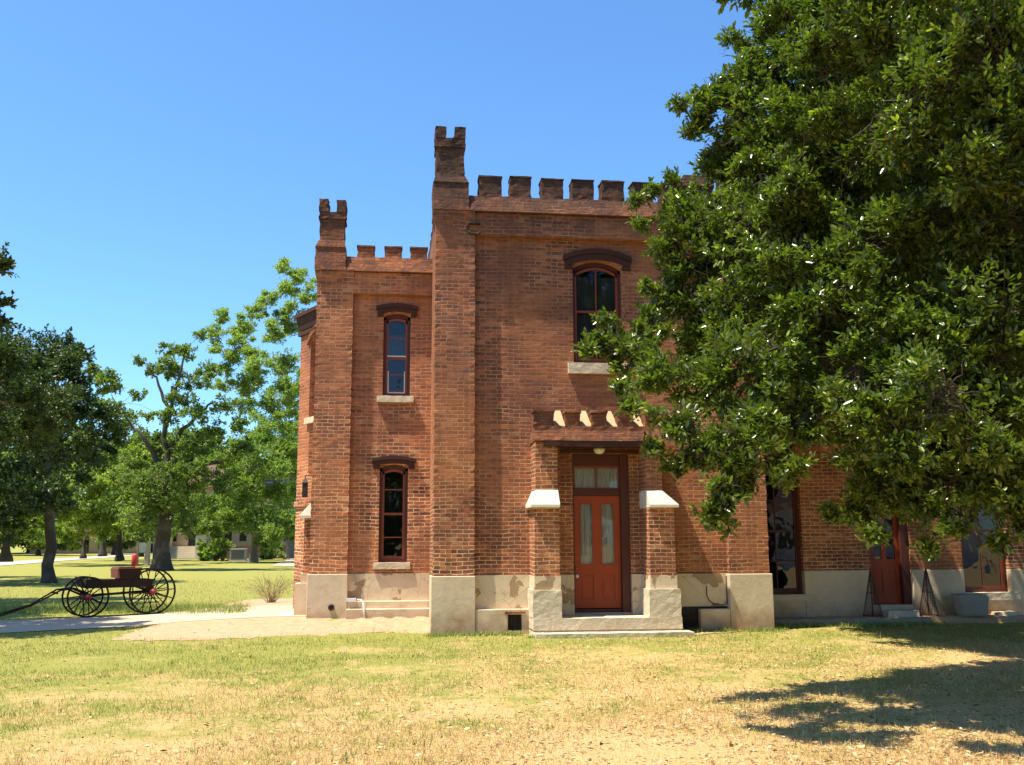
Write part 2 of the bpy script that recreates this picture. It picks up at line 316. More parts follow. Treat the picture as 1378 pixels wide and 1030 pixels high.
class MB:
    def __init__(s): s.v = []; s.f = []; s.sm = []
    def add(s, vs, fs, smooth=False):
        b = len(s.v); s.v += [tuple(p) for p in vs]
        for f in fs: s.f.append(tuple(b+i for i in f)); s.sm.append(smooth)
    def box(s, x0, x1, y0, y1, z0, z1):
        s.add([(x0,y0,z0),(x1,y0,z0),(x1,y1,z0),(x0,y1,z0),(x0,y0,z1),(x1,y0,z1),(x1,y1,z1),(x0,y1,z1)],
              [(0,1,5,4),(1,2,6,5),(2,3,7,6),(3,0,4,7),(4,5,6,7),(3,2,1,0)])
    def hexa(s, bot, top):
        s.add(list(bot)+list(top), [(0,1,5,4),(1,2,6,5),(2,3,7,6),(3,0,4,7),(4,5,6,7),(3,2,1,0)])
    def frustum(s, x0,x1,y0,y1,z0, X0,X1,Y0,Y1,z1):
        s.hexa([(x0,y0,z0),(x1,y0,z0),(x1,y1,z0),(x0,y1,z0)], [(X0,Y0,z1),(X1,Y0,z1),(X1,Y1,z1),(X0,Y1,z1)])
    def rough_box(s, x0, x1, y0, y1, z0, z1, amp, inner=0.5):
        """a box whose edges are chipped and uneven"""
        nx = max(2, int((x1-x0)/0.1)); nz = max(1, int((z1-z0)/0.07)); ny = 2
        idx = {}
        def V(i, j, l):
            key = (i, j, l)
            if key not in idx:
                e = (i in (0, nx)) + (j in (0, ny)) + (l in (0, nz))
                a = amp*(1.3 if e >= 2 else inner); a0 = 0.0 if l == 0 else a
                idx[key] = len(s.v)
                s.v.append((x0+(x1-x0)*i/nx + random.uniform(-a, a)*(l > 0 or 1), y0+(y1-y0)*j/ny + random.uniform(-a, a)*0.7, z0+(z1-z0)*l/nz + random.uniform(-a0, a0*0.4)))
            return idx[key]
        def F(a): s.f.append(a); s.sm.append(False)
        for i in range(nx):
            for l in range(nz):
                F((V(i,0,l),V(i+1,0,l),V(i+1,0,l+1),V(i,0,l+1))); F((V(i+1,ny,l),V(i,ny,l),V(i,ny,l+1),V(i+1,ny,l+1)))
            for j in range(ny): F((V(i,j,nz),V(i+1,j,nz),V(i+1,j+1,nz),V(i,j+1,nz))); F((V(i,j,0),V(i,j+1,0),V(i+1,j+1,0),V(i+1,j,0)))
        for j in range(ny):
            for l in range(nz):
                F((V(0,j+1,l),V(0,j,l),V(0,j,l+1),V(0,j+1,l+1))); F((V(nx,j,l),V(nx,j+1,l),V(nx,j+1,l+1),V(nx,j,l+1)))
    def tube(s, pts, rad, n=6, caps=True):
        pts = [Vector(p) for p in pts]
        if isinstance(rad, (int, float)): rad = [rad]*len(pts)
        b = len(s.v); ref = None
        for i, p in enumerate(pts):
            d = (pts[min(i+1, len(pts)-1)] - pts[max(i-1, 0)])
            d = d.normalized() if d.length > 1e-9 else Vector((0, 0, 1))
            if ref is None: ref = Vector((0, 0, 1)) if abs(d.z) < 0.9 else Vector((1, 0, 0))
            a = d.cross(ref).normalized(); c = d.cross(a).normalized(); ref = -c if False else ref
            for q in range(n):
                t = 2*pi*q/n; s.v.append(tuple(p + (a*cos(t) + c*sin(t))*rad[i]))
        for i in range(len(pts)-1):
            for q in range(n):
                s.f.append((b+i*n+q, b+i*n+(q+1) % n, b+(i+1)*n+(q+1) % n, b+(i+1)*n+q)); s.sm.append(True)
        if caps:
            s.f.append(tuple(b+q for q in range(n))[::-1]); s.sm.append(False)
            e = b+(len(pts)-1)*n; s.f.append(tuple(e+q for q in range(n))); s.sm.append(False)
    def lathe(s, prof, c=(0, 0, 0), n=16, axis='Z', smooth=True):
        b = len(s.v)
        for r, h in prof:
            for q in range(n):
                t = 2*pi*q/n
                p = (r*cos(t), r*sin(t), h) if axis == 'Z' else (r*cos(t), h, r*sin(t))
                s.v.append((p[0]+c[0], p[1]+c[1], p[2]+c[2]))
        for i in range(len(prof)-1):
            for q in range(n):
                s.f.append((b+i*n+q, b+i*n+(q+1) % n, b+(i+1)*n+(q+1) % n, b+(i+1)*n+q)); s.sm.append(smooth)
        s.f.append(tuple(b+q for q in range(n))[::-1]); s.sm.append(False)
        e = b+(len(prof)-1)*n; s.f.append(tuple(e+q for q in range(n))); s.sm.append(False)
    def move(s, mtx, start=0):
        for i in range(start, len(s.v)): s.v[i] = tuple(mtx @ Vector(s.v[i]))
    def build(s, name, material, parent=None, bevel=0.0, recalc=True):
        me = bpy.data.meshes.new(name); me.from_pydata(s.v, [], s.f)
        me.polygons.foreach_set('use_smooth', s.sm)
        if recalc:
            bm = bmesh.new(); bm.from_mesh(me); bmesh.ops.recalc_face_normals(bm, faces=bm.faces); bm.to_mesh(me); bm.free()
        me.materials.append(material); boxuv(me)
        o = bpy.data.objects.new(name, me); link(o, parent)
        if bevel:
            bv = o.modifiers.new('bevel', 'BEVEL'); bv.width = bevel; bv.segments = 2; bv.limit_method = 'ANGLE'
        return o
def boxuv(me):
    uvl = me.uv_layers.new(name='UVMap')
    for p in me.polygons:
        n = p.normal
        if abs(n.z) > 0.8:
            for li in p.loop_indices:
                c = me.vertices[me.loops[li].vertex_index].co; uvl.data[li].uv = (c.x, c.y)
        else:
            # snap the tangent so that neighbouring facets share it
            a = round(atan2(n.x, -n.y)/(pi/8))*(pi/8); tx, ty = cos(a), sin(a)
            for li in p.loop_indices:
                c = me.vertices[me.loops[li].vertex_index].co; uvl.data[li].uv = (c.x*tx + c.y*ty + a*3.1, c.z)

def wall(mb, org, ang, L, z0, z1, openings, depth=0.3, z_split=None):
    """vertical wall sheet from org along direction ang, with (arched) openings and their reveals"""
    ux, uy = cos(ang), sin(ang); nx, ny = -sin(ang), cos(ang)      # inward normal
    def P(u, z, d=0.0): return (org[0]+ux*u+nx*d, org[1]+uy*u+ny*d, z)
    us = sorted({0.0, L, *[o[0] for o in openings], *[o[1] for o in openings]})
    zs = sorted({z0, z1, *[o[2] for o in openings], *[o[3] for o in openings]})
    for i in range(len(us)-1):
        for j in range(len(zs)-1):
            uc, zc = (us[i]+us[i+1])/2, (zs[j]+zs[j+1])/2
            if any(o[0] < uc < o[1] and o[2] < zc < o[3] for o in openings): continue
            mb.add([P(us[i], zs[j]), P(us[i+1], zs[j]), P(us[i+1], zs[j+1]), P(us[i], zs[j+1])], [(0, 1, 2, 3)])
    for o in openings:
        a, b, c, d = o[:4]; rise = o[4] if len(o) > 4 else 0
        zs_ = d-rise; arc = []
        n = 10 if rise else 1
        for q in range(n+1):
            t = q/n; u = a+(b-a)*t; arc.append((u, zs_ + rise*(1-(2*t-1)**2) if rise else d))
        for q in range(n):
            (u0, a0), (u1, a1) = arc[q], arc[q+1]
            if rise: mb.add([P(u0, a0), P(u1, a1), P(u1, d), P(u0, d)], [(0, 1, 2, 3)])
            mb.add([P(u0, a0), P(u1, a1), P(u1, a1, depth), P(u0, a0, depth)], [(0, 3, 2, 1)])
        mb.add([P(a, c), P(a, c, depth), P(a, zs_, depth), P(a, zs_)], [(0, 1, 2, 3)])
        mb.add([P(b, c), P(b, zs_), P(b, zs_, depth), P(b, c, depth)], [(0, 1, 2, 3)])
        if c > z0+.001: mb.add([P(a, c), P(b, c), P(b, c, depth), P(a, c, depth)], [(0, 1, 2, 3)])

def frame_local(org, ang):
    return Matrix.Translation((org[0], org[1], 0)) @ Matrix.Rotation(ang, 4, 'Z')

def lean_back(mb, ymid, z0, z1, d):
    """weathered slope: push the front face back towards its top"""
    for i, (x, y, z) in enumerate(mb.v):
        if y < ymid: mb.v[i] = (x, y+d*max(0, min(1, (z-z0)/(z1-z0))), z)
def arc_band(mb, a, b, zspring, rise, thick, y0, y1, n=12, foot=0.0):
    """a segmental-arch band whose underside springs at zspring"""
    pts = []
    for q in range(n+1):
        t = q/n; u = a+(b-a)*t; pts.append((u, zspring + rise*(1-(2*t-1)**2)))
    for q in range(n):
        (u0, z0), (u1, z1) = pts[q], pts[q+1]
        mb.hexa([(u0,y0,z0),(u1,y0,z1),(u1,y1,z1),(u0,y1,z0)], [(u0,y0,z0+thick),(u1,y0,z1+thick),(u1,y1,z1+thick),(u0,y1,z0+thick)])

# =================================================================== the building
castle = empty('brick_castle_house', (3.7, 17.3, 0), 'two storey red brick house with battlements, cream stucco base and narrow arched windows', 'building')
castle_inv = Matrix.Translation((-3.7, -17.3, 0))
def part_each(boxes, name, material, bevel=0.0):
    for b_ in boxes: m_ = MB(); m_.box(*b_); part(m_, name, material, bevel=bevel)
def part(mb, name, material, parent=None, bevel=0.0):
    mb.move(castle_inv); o = mb.build(name, material, parent or castle, bevel); return o

def make_window(x0, x1, z0, z1, rise, ywall, recess, sash, cols, meet, hood=None, sill=None, curtain=None, mtx=None, bars=(), lower_white=False):
    """window > sash, pane, hood, sill ; x/z in wall coordinates; the frame is the part itself"""
    M_ = mtx or Matrix.Identity(4)
    y = ywall+recess; fwid = 0.055
    f = MB()
    f.box(x0+0.004, x0+fwid, y, y+0.09, z0+0.004, z1-rise); f.box(x1-fwid, x1-0.004, y, y+0.09, z0+0.004, z1-rise)
    f.box(x0+fwid, x1-fwid, y+0.002, y+0.09, z0+0.004, z0+0.06)
    arc_band(f, x0+0.003, x1-0.003, z1-rise-0.07, rise, 0.068, y, y+0.09)
    f.move(M_); fr = part(f, 'window', M['maroon'])
    s = MB(); a, b = x0+fwid, x1-fwid; yy = y+0.03; sw = 0.038
    s.box(a, a+sw, yy, yy+0.035, z0+0.06, z1-rise-0.06); s.box(b-sw, b, yy, yy+0.035, z0+0.06, z1-rise-0.06)
    s.box(a+sw, b-sw, yy+.002, yy+0.037, z0+0.06, z0+0.11)
    s.box(a+sw, b-sw, yy-.004, yy+0.041, meet-0.022, meet+0.022)
    arc_band(s, a, b, z1-rise-0.125, rise*0.92, 0.055, yy, yy+0.035)
    for c in cols: s.box(c-0.011, c+0.011, yy+0.006, yy+0.03, z0+0.11, z1-0.07-rise*0.3)
    for h in bars: s.box(a+sw, b-sw, yy+0.007, yy+0.029, h-0.011, h+0.011)
    s.move(M_); part(s, 'sash', M[sash], fr); 
    if lower_white:
        w_ = MB(); w_.box(a+sw, a+sw+0.02, yy-0.012, yy-0.003, z0+0.06, z0+0.5); w_.box(b-sw-0.02, b-sw, yy-0.012, yy-0.003, z0+0.06, z0+0.5)
        w_.box(a+sw+.02, b-sw-.02, yy-0.012, yy-0.003, z0+0.06, z0+0.085); w_.move(M_); part(w_, 'storm_sash', M['white_sash'], fr)
        w_ = MB(); w_.box(a+sw*.6, b-sw*.6, yy-0.016, yy-0.006, meet+0.03, meet+0.055); w_.move(M_); part(w_, 'storm_rail', M['white_sash'], fr)
    g = MB(); n = 8; gv = [(a+sw*.5, yy+0.018, z0+0.08), (b-sw*.5, yy+0.018, z0+0.08)]
    for q in range(n+1):
        t = 1-q/n; gv.append((a+sw*.5+(b-a-sw)*t, yy+0.018, z1-rise-0.09+rise*0.92*(1-(2*t-1)**2)))
    g.add(gv, [tuple(range(len(gv)))]); g.move(M_); part(g, 'pane', M['glass'], fr)
    if curtain:
        c = MB(); c0, c1, cz0, cz1 = curtain; nn = 24
        for q in range(nn):
            u0, u1 = c0+(c1-c0)*q/nn, c0+(c1-c0)*(q+1)/nn
            w0, w1 = 0.012*sin(q*1.3), 0.012*sin((q+1)*1.3)
            c.add([(u0, yy+0.13+w0, cz0), (u1, yy+0.13+w1, cz0), (u1, yy+0.13+w1, cz1), (u0, yy+0.13+w0, cz1)], [(0, 1, 2, 3)], True)
        c.move(M_); part(c, 'curtain', M['shaded_curtain'], fr)
    if hood:
        h = MB(); hx0, hx1, hz, hr, ht = hood
        arc_band(h, hx0, hx1, hz, hr, ht*0.55, ywall-0.05, ywall+0.02)
        arc_band(h, hx0-0.03, hx1+0.03, hz+ht*0.555, hr, ht*0.45, ywall-0.075, ywall+0.02)
        h.box(hx0-0.001, hx0+(x0-hx0)-0.005, ywall-0.048, ywall+0.02, hz-0.05, hz+0.02); h.box(x1+0.005, hx1+0.001, ywall-0.048, ywall+0.02, hz-0.05, hz+0.02)
        h.move(M_); part(h, 'hood', M['hood'], fr)
    if sill:
        l = MB(); l.rough_box(sill[0], sill[1], ywall-0.07, ywall+recess+0.02, sill[2], sill[3], 0.004); l.move(M_); part(l, 'sill', M['stone'], fr)
    return fr

YP, YW = 17.20, 17.34                 # pier face, wall face of the tower block
X0, X1 = 0.72, 6.77
# ---- tower walls
OP_DOOR = (3.22-1.44, 4.26-1.44, 0.33, 3.14); OP_UP = (3.27-1.44, 4.20-1.44, 4.80, 6.74, 0.15)
m = MB(); wall(m, (1.44, YW), 0, 6.03-1.44, 1.0, 7.14, [(OP_DOOR[0], OP_DOOR[1], 1.0, OP_DOOR[3]), OP_UP], 0.28)
m.box(1.44, 6.03, YP+0.004, 17.8, 7.14, 7.56)                     # frieze
m.box(X0, X0+0.14, 17.78, 24.0, 0.0, 7.56); m.box(X1-0.14, X1, 17.78, 24.0, 0.0, 7.56); m.box(X0+.14, X1-.14, 23.85, 24.0, 0, 7.56)
part(m, 'tower_wall', M['brick'])
m = MB()
for a, b in ((X0, 1.44), (6.03, X1)): m.box(a, b, YP, 17.78, 1.0, 7.40)
part(m, 'corner_pier', M['brick']) if False else None
for a, b in ((X0, 1.44), (6.03, X1)):
    m = MB(); m.rough_box(a, b, YP, 17.775, 1.0, 7.345, .006, .12)
    for i in range(4):                                            # corbelled courses under the pinnacle
        e = 0.013*(i+1); m.box(a-e, b+(0 if a < 1 else e), YP-e, 17.775+e, 7.34+i*0.058, 7.34+(i+1)*0.058)
    part(m, 'corner_pier', M['brick'])
# sloping worn band and crenels
m = MB(); m.rough_box(1.33, 6.1, YP-0.085, 17.62, 7.57, 7.90, 0.009); lean_back(m, YP+.1, 7.57, 7.9, .115); part(m, 'parapet', M['brick_rough'])
merl = [(1.52,1.94),(2.10,2.49),(2.69,3.10),(3.27,3.68),(3.84,4.26),(4.43,4.82),(5.0,5.30)]
for a, b in merl:
    m = MB(); dz = random.uniform(-.012, .012)
    m.rough_box(a, b, YP+0.03, 17.55, 7.885, 8.27+dz, 0.009); m.rough_box(a-.012, b+.012, YP+0.015, 17.565, 8.272+dz, 8.30+dz, 0.005); part(m, 'merlon', M['brick_rough'])
for a, b in ((X0+.02, X0+.45), (X1-.45, X1-.02)): m = MB(); m.rough_box(a, b, 17.9, 24, 7.57, 7.9, .01); part(m, 'side_parapet', M['brick_rough'])
for k_ in range(9):
    y = 18.15+k_*0.62
    for xa in (X0+.05, X1-.4):
        m = MB(); m.rough_box(xa, xa+.35, y, y+.4, 7.885, 8.28, 0.01); part(m, 'merlon', M['brick_rough'])
m = MB(); m.box(5.36, 5.98, 17.18, 17.8, 7.88, 8.22); m.frustum(5.30, 6.0, 17.14, 17.85, 8.221, 5.42, 6.0, 17.2, 17.8, 8.46); part(m, 'chimney', M['brick_rough'])
m = MB(); m.box(X0+.14, X1-.14, 17.62, 23.85, 7.40, 7.52); part(m, 'roof', M['tar'])

def pinnacle(a, b, y0, y1, zb, zs, shaft, ztop, c0, c1):
    """base block, sloped shoulder, shaft, collar and four little corner merlons"""
    m = MB(); m.rough_box(a, b, y0-.02, y1, zb, zs, 0.007); lean_back(m, y0+.1, zb, zs, .05)
    sa, sb = shaft; sy0, sy1 = y0+0.06, y0+0.06+(sb-sa)
    m.frustum(a+.005, b-.005, y0+.005, y1-.005, zs-.01, sa-.01, sb+.01, sy0-.01, sy1+.01, zs+0.13)
    m.rough_box(sa, sb, sy0, sy1, zs+0.12, c0, 0.008)
    m.rough_box(sa-.025, sb+.025, sy0-.025, sy1+.025, c0+.001, c0+.06, 0.006)
    m.rough_box(sa-.01, sb+.01, sy0-.01, sy1+.01, c0+.061, c1, 0.008)
    wd = (sb-sa)*0.38
    for xa in (sa-.02, sb+.02-wd):
        for ya in (sy0-.02, sy1+.02-wd):
            m.rough_box(xa, xa+wd, ya, ya+wd, c1-.004, ztop+random.uniform(-.01, .01), 0.007)
    return part(m, 'pinnacle', M['brick_rough'])
pinnacle(0.665, 1.325, YP-0.06, 17.72, 7.575, 8.12, (0.72, 1.24), 9.21, 8.80, 8.985)
pinnacle(6.15, 6.80, YP-0.06, 17.72, 7.575, 8.12, (6.22, 6.74), 9.21, 8.80, 8.985)
# iron tie plate
m = MB(); m.tube([(1.53, 17.17, 7.33), (1.34, 17.17, 7.33), (1.30, 17.17, 7.28), (1.30, 17.17, 7.19), (1.35, 17.17, 7.14), (1.49, 17.17, 7.14), (1.53, 17.17, 7.18)], 0.02, 6); part(m, 'tie_plate', M['iron'])
# ---- plinth of the tower block
for a, b in ((X0-.03, 1.455), (6.0, X1+.03)):
    m = MB(); m.box(a, b, YP-0.06, 17.85, -0.1, 0.99); part(m, 'pier_base', M['stucco'], bevel=0.012)
part_each([(1.456, 2.5, YW-0.035, YW+0.3, 0.42, 0.995), (4.7, 5.999, YW-0.035, YW+0.3, 0.42, 0.995), (2.86, 3.218, YW-.035, YW+.3, .3, .995), (4.262, 4.47, YW-.035, YW+.3, .3, .995)], 'plinth', M['stucco_peel'])
m = MB()                                                        # lower ledge with the vent holes left open
m.box(1.456, 2.02, YP-0.045, YW-.036, -0.1, 0.42); m.box(2.26, 2.5, YP-0.045, YW-.036, -0.1, 0.42); m.box(2.02, 2.26, YP-.043, YW-.036, 0.33, 0.42); m.box(2.02, 2.26, YP-.043, YW-.036, -.1, 0.06)
part(m, 'ledge', M['stucco'], bevel=0.01)
part_each([(5.45, 5.999, YP-0.045, YW-.036, -0.1, 0.38), (4.95, 5.12, YP+0.04, YW-.036, -0.1, 0.30)], 'ledge', M['stucco'], .01)
part_each([(1.5, 2.5, YW-.03, YW+.2, -.1, .419), (4.7, 5.95, YW-.03, YW+.2, -.1, .419)], 'crawlspace_shade_backing', M['iron'])  # near-black backing: the darkness behind the vents is put into its colour
for (a, b, yy, z0, z1) in ((2.02, 2.26, YP-.02, .06, .33), (5.16, 5.40, YP+.06, .03, .28)):
    m = MB(); nb = 9
    for i in range(nb): x = a+(b-a)*(i+.5)/nb; m.box(x-.006, x+.006, yy, yy+.012, z0, z1)
    part(m, 'vent_grille', M['iron'])
m = MB(); m.rough_box(1.97, 2.32, YP-.07, YP-.046, .335, .385, .009); part(m, 'vent_lintel', M['brick_rough'])
m = MB(); m.tube([(5.62, YW-.045, .78), (5.615, YW-.05, .62), (5.66, YW-.05, .52), (5.75, YW-.05, .455), (5.9, YW-.05, .44), (5.99, YW-.05, .46), (5.99, YW-.05, .95)], .009, 5); part(m, 'cable', M['iron'])
# ---- upper tower window
make_window(3.27, 4.20, 4.80, 6.74, 0.15, YW, 0.10, 'sash_red', [3.735], 5.80, hood=(3.12, 4.36, 6.62, 0.15, 0.20), sill=(3.16, 4.33, 4.60, 4.80), curtain=(3.3, 4.2, 4.8, 6.5))

# ---- entrance porch
YQ = 16.72
part_each([(a, b, YQ+0.10, YW+.02, 2.30, 3.30) for a, b in ((2.47, 2.86), (4.44, 4.72))], 'porch_wall', M['brick'])
for a, b, s in ((2.43, 2.86, -1), (4.44, 4.89, 1)):
    m = MB(); m.box(a, b, YQ-0.02, YW+.01, 0.99, 2.16); part(m, 'buttress', M['brick'])
    m = MB(); xo0, xo1 = (a-.07, b+.005) if s < 0 else (a-.005, b+.07); ti0, ti1 = (2.475, b+.004) if s < 0 else (a-.004, 4.71)
    m.box(xo0, xo1, YQ-.10, YW-.01, 2.15, 2.20)
    m.frustum(xo0, xo1, YQ-.10, YW-.01, 2.2003, ti0, ti1, YQ+.095, YW-.01, 2.46)
    part(m, 'buttress_cap', M['cap'], bevel=.006)
    m = MB(); m.box(a-.012, b+.012, YQ-.045, YW-.04, .76, .992); part(m, 'buttress_base', M['stucco_peel'])
    m = MB(); m.rough_box(a-.05, b+(.012 if s < 0 else .05), YQ-.11, YW-.05, .30, .765, .005); part(m, 'pedestal', M['stone'])
m = MB(); m.rough_box(2.45, 4.74, YQ-.01, YW+.01, 3.31, 3.58, .012); lean_back(m, YQ+.1, 3.31, 3.50, .05); part(m, 'porch_parapet', M['brick_rough'])
xs = [(2.43, 2.80), (3.00, 3.27), (3.47, 3.74), (3.94, 4.22), (4.42, 4.75)]
for i, (a, b) in enumerate(xs):
    m = MB(); m.rough_box(a, b, YQ+.045, YQ+.24, 3.575, 3.80, .012); m.rough_box(a-.012, b+.012, YQ+.02, YQ+.26, 3.802, 3.84+random.uniform(0, .03), .008); part(m, 'merlon', M['brick_rough'])
for i in range(4):
    m = MB(); a, b = xs[i][1], xs[i+1][0]; m.hexa([(a-.01, YQ+.12, 3.57), (b+.01, YQ+.12, 3.57), (b+.01, YW+.005, 3.57), (a-.01, YW+.005, 3.57)], [(a-.01, YQ+.14, 3.60), (b+.01, YQ+.14, 3.60), (b+.01, YW+.005, 3.92), (a-.01, YW+.005, 3.92)])
    part(m, 'mortar_fillet', M['mortar'])
m = MB(); m.box(2.80, 4.60, YW-.35, YW+.004, 3.57, 3.66); part(m, 'porch_roof', M['tar'])
m = MB(); m.box(2.62, 4.63, YQ+.0, YQ+.16, 3.215, 3.305); m.box(2.62, 2.9, YQ-.02, YQ, 3.22, 3.29); part(m, 'lintel_beam', M['beam'])
m = MB(); m.box(2.87, 4.43, YQ+.17, YW+.01, 3.24, 3.305); part(m, 'porch_ceiling', M['maroon'])
m = MB(); m.box(3.0, 4.43, YW-.05, YW-.003, 3.145, 3.20); part(m, 'door_lintel', M['beam'])
# steps
m = MB(); m.rough_box(2.385, 4.95, YQ-.13, YW+.0, .105, .298, .004); part(m, 'step', M['stone'])
m = MB(); m.rough_box(2.385, 5.06, YQ-.42, YW-.02, -.1, .075, .005); part(m, 'step', M['stone'])
m = MB(); m.box(2.40, 4.94, YQ-.12, YW-.01, .0, .115); part(m, 'step', M['old_stone'])
m = MB(); m.box(2.86, 4.44, YW-.02, YW+.4, .2985, .33); part(m, 'threshold', M['old_stone'])
# the door
YD = YW+.16
f = MB(); f.box(3.225, 3.262, YD-.05, YD+.1, .33, 3.13); f.box(4.11, 4.255, YD-.1, YD+.1, .33, 3.13); f.box(3.262, 4.11, YD-.045, YD+.1, 2.93, 3.13); f.box(3.262, 4.11, YD-.04, YD+.1, 2.39, 2.50); f.box(3.262, 4.11, YD-.04, YD+.1, .335, .385)
dfr = part(f, 'door_frame', M['maroon'])
d = MB(); z0, z1 = .40, 2.385; a, b = 3.264, 4.108; pl = [(3.365, 3.61), (3.755, 4.0)]
d.box(a, pl[0][0], YD, YD+.045, z0, z1); d.box(pl[0][1], pl[1][0], YD, YD+.045, z0, z1); d.box(pl[1][1], b, YD, YD+.045, z0, z1)
for p0, p1 in pl:
    d.box(p0, p1, YD+.001, YD+.044, 2.24, z1); d.box(p0, p1, YD+.001, YD+.044, 1.0, 1.17); d.box(p0, p1, YD+.001, YD+.044, z0, .55)
    d.box(p0, p1, YD+.018, YD+.03, .55, 1.0); d.box(p0+.035, p1-.035, YD+.006, YD+.018, .59, .96)
    for q0, q1 in ((p0, p0+.012), (p1-.012, p1)): d.box(q0, q1, YD-.008, YD+.002, 1.17, 2.24)
    d.box(p0, p1, YD-.008, YD+.0005, 1.16, 1.172); d.box(p0, p1, YD-.008, YD+.0005, 2.238, 2.25)
door = part(d, 'door', M['door_red'])
for p0, p1 in pl:
    g = MB(); g.add([(p0, YD+.02, 1.17), (p1, YD+.02, 1.17), (p1, YD+.02, 2.24), (p0, YD+.02, 2.24)], [(0, 1, 2, 3)]); part(g, 'pane', M['glass'], door)
    c = MB()
    for q in range(30):
        u0, u1 = p0-.01+(p1-p0+.02)*q/30, p0-.01+(p1-p0+.02)*(q+1)/30; w0, w1 = .009*sin(q*1.7)+.006*sin(q*.7), .009*sin((q+1)*1.7)+.006*sin((q+1)*.7)
        c.add([(u0, YD+.065+w0, 1.1), (u1, YD+.065+w1, 1.1), (u1, YD+.065+w1, 2.3), (u0, YD+.065+w0, 2.3)], [(0, 1, 2, 3)], True)
    part(c, 'curtain', M['curtain'], door)
k_ = MB(); k_.lathe([(.012, 0), (.012, -.03), (.03, -.04), (.034, -.055), (.02, -.07), (0.001, -.072)], (3.30, YD, .96), 12, 'Y'); part(k_, 'door_knob', M['white'], door)
k_ = MB(); k_.lathe([(.024, 0), (.024, -.012), (.012, -.014), (.012, -.03), (.001, -.031)], (3.295, YD, 1.10), 12, 'Y'); part(k_, 'door_lock', M['brass'], door)
t = MB(); t.box(3.262, 3.285, YD, YD+.04, 2.50, 2.93); t.box(4.085, 4.11, YD, YD+.04, 2.50, 2.93); t.box(3.285, 4.085, YD+.001, YD+.041, 2.505, 2.53); t.box(3.285, 4.085, YD+.001, YD+.041, 2.89, 2.929); t.box(3.675, 3.70, YD+.002, YD+.038, 2.53, 2.89)
tr = part(t, 'transom', M['sash_red'])
g = MB(); g.add([(3.28, YD+.02, 2.52), (4.09, YD+.02, 2.52), (4.09, YD+.02, 2.9), (3.28, YD+.02, 2.9)], [(0, 1, 2, 3)]); part(g, 'pane', M['glass'], tr)
c = MB()
for q in range(70):
    u0, u1 = 3.27+.83*q/70, 3.27+.83*(q+1)/70; w0, w1 = .009*sin(q*1.7), .009*sin((q+1)*1.7)
    c.add([(u0, YD+.06+w0, 2.45), (u1, YD+.06+w1, 2.45), (u1, YD+.06+w1, 2.93), (u0, YD+.06+w0, 2.93)], [(0, 1, 2, 3)], True)
part(c, 'curtain', M['curtain'], tr)
l = MB(); l.lathe([(.10, 3.24), (.11, 3.235), (.11, 3.21), (.09, 3.205)], (3.655, 17.05, 0), 20); lp = part(l, 'ceiling_lamp', M['iron'])
l = MB(); l.lathe([(.1, 3.204), (.098, 3.17), (.08, 3.135), (.045, 3.112), (.005, 3.105)], (3.655, 17.05, 0), 20); part(l, 'lamp_shade', M['cap'], lp)

# ---- left wing (set back)
YV, YU = 18.60, 18.72
m = MB(); wall(m, (-0.80, YU), 0, 1.56, 1.0, 6.33, [(-.21+.8, .31+.8, 4.35, 5.98, .07), (-.235+.8, .30+.8, 1.20, 3.03, .07)], 0.25)
m.box(-0.80, 0.74, YV+.004, 19.0, 6.33, 6.75); m.box(-1.485, -1.35, 19.0, 24.5, 0.0, 6.75); m.box(-1.35, .72, 24.4, 24.5, 0, 6.75)
part(m, 'wing_wall', M['brick_wing'])
m = MB(); m.rough_box(-1.49, -0.80, YV, 19.0, 1.0, 6.555, .006, .12)
for i in range(3): e = .015*(i+1); m.box(-1.49-e, -.80, YV-e, 19.0, 6.55+i*.066, 6.55+(i+1)*.066)
part(m, 'corner_pier', M['brick_wing'])
m = MB(); m.rough_box(-1.0, .76, YV-.07, 18.95, 6.76, 7.07, .008); lean_back(m, YV+.1, 6.76, 7.07, .095); part(m, 'parapet', M['brick_rough'])
for a, b in ((-.74, -.41), (-.21, .12), (.29, .62)):
    m = MB(); m.rough_box(a, b, YV+.025, 18.9, 7.06, 7.27, .007); m.rough_box(a-.012, b+.012, YV+.01, 18.92, 7.272, 7.30, .004); part(m, 'merlon', M['brick_rough'])
for k_ in range(8):
    m = MB(); m.rough_box(-1.46, -1.1, 19.35+k_*.6, 19.73+k_*.6, 7.0, 7.28, .01); part(m, 'merlon', M['brick_rough'])
m = MB(); m.rough_box(-1.47, -1.08, 19.1, 24.4, 6.755, 7.0, .008); part(m, 'side_parapet', M['brick_rough'])
m = MB(); m.box(-1.35, .72, 18.95, 24.4, 6.6, 6.72); part(m, 'roof', M['tar'])
pinnacle(-1.545, -.96, YV-.06, 19.1, 6.755, 7.24, (-1.475, -1.0), 8.20, 7.80, 7.95)
m = MB(); m.box(-1.52, -.785, YV-.05, 19.05, -.1, .995); part(m, 'pier_base', M['stucco'], bevel=.012)
m = MB(); m.box(-.784, .72, YU-.03, YU+.2, .4, .995); part(m, 'plinth', M['stucco_peel'])
m = MB(); m.box(-.784, .72, YU-.16, YU-.031, .1, .50); m.box(-.80, .72, YU-.34, YU-.161, .1, .37); part(m, 'ledge', M['stucco'], bevel=.012)
make_window(-.21, .31, 4.35, 5.98, .07, YU, .09, 'sash_red', [], 5.10, hood=(-.33, .43, 5.95, .06, .15), sill=(-.32, .39, 4.22, 4.345), bars=(4.78, 5.5), lower_white=True, curtain=(-.2, .3, 5.1, 5.6))
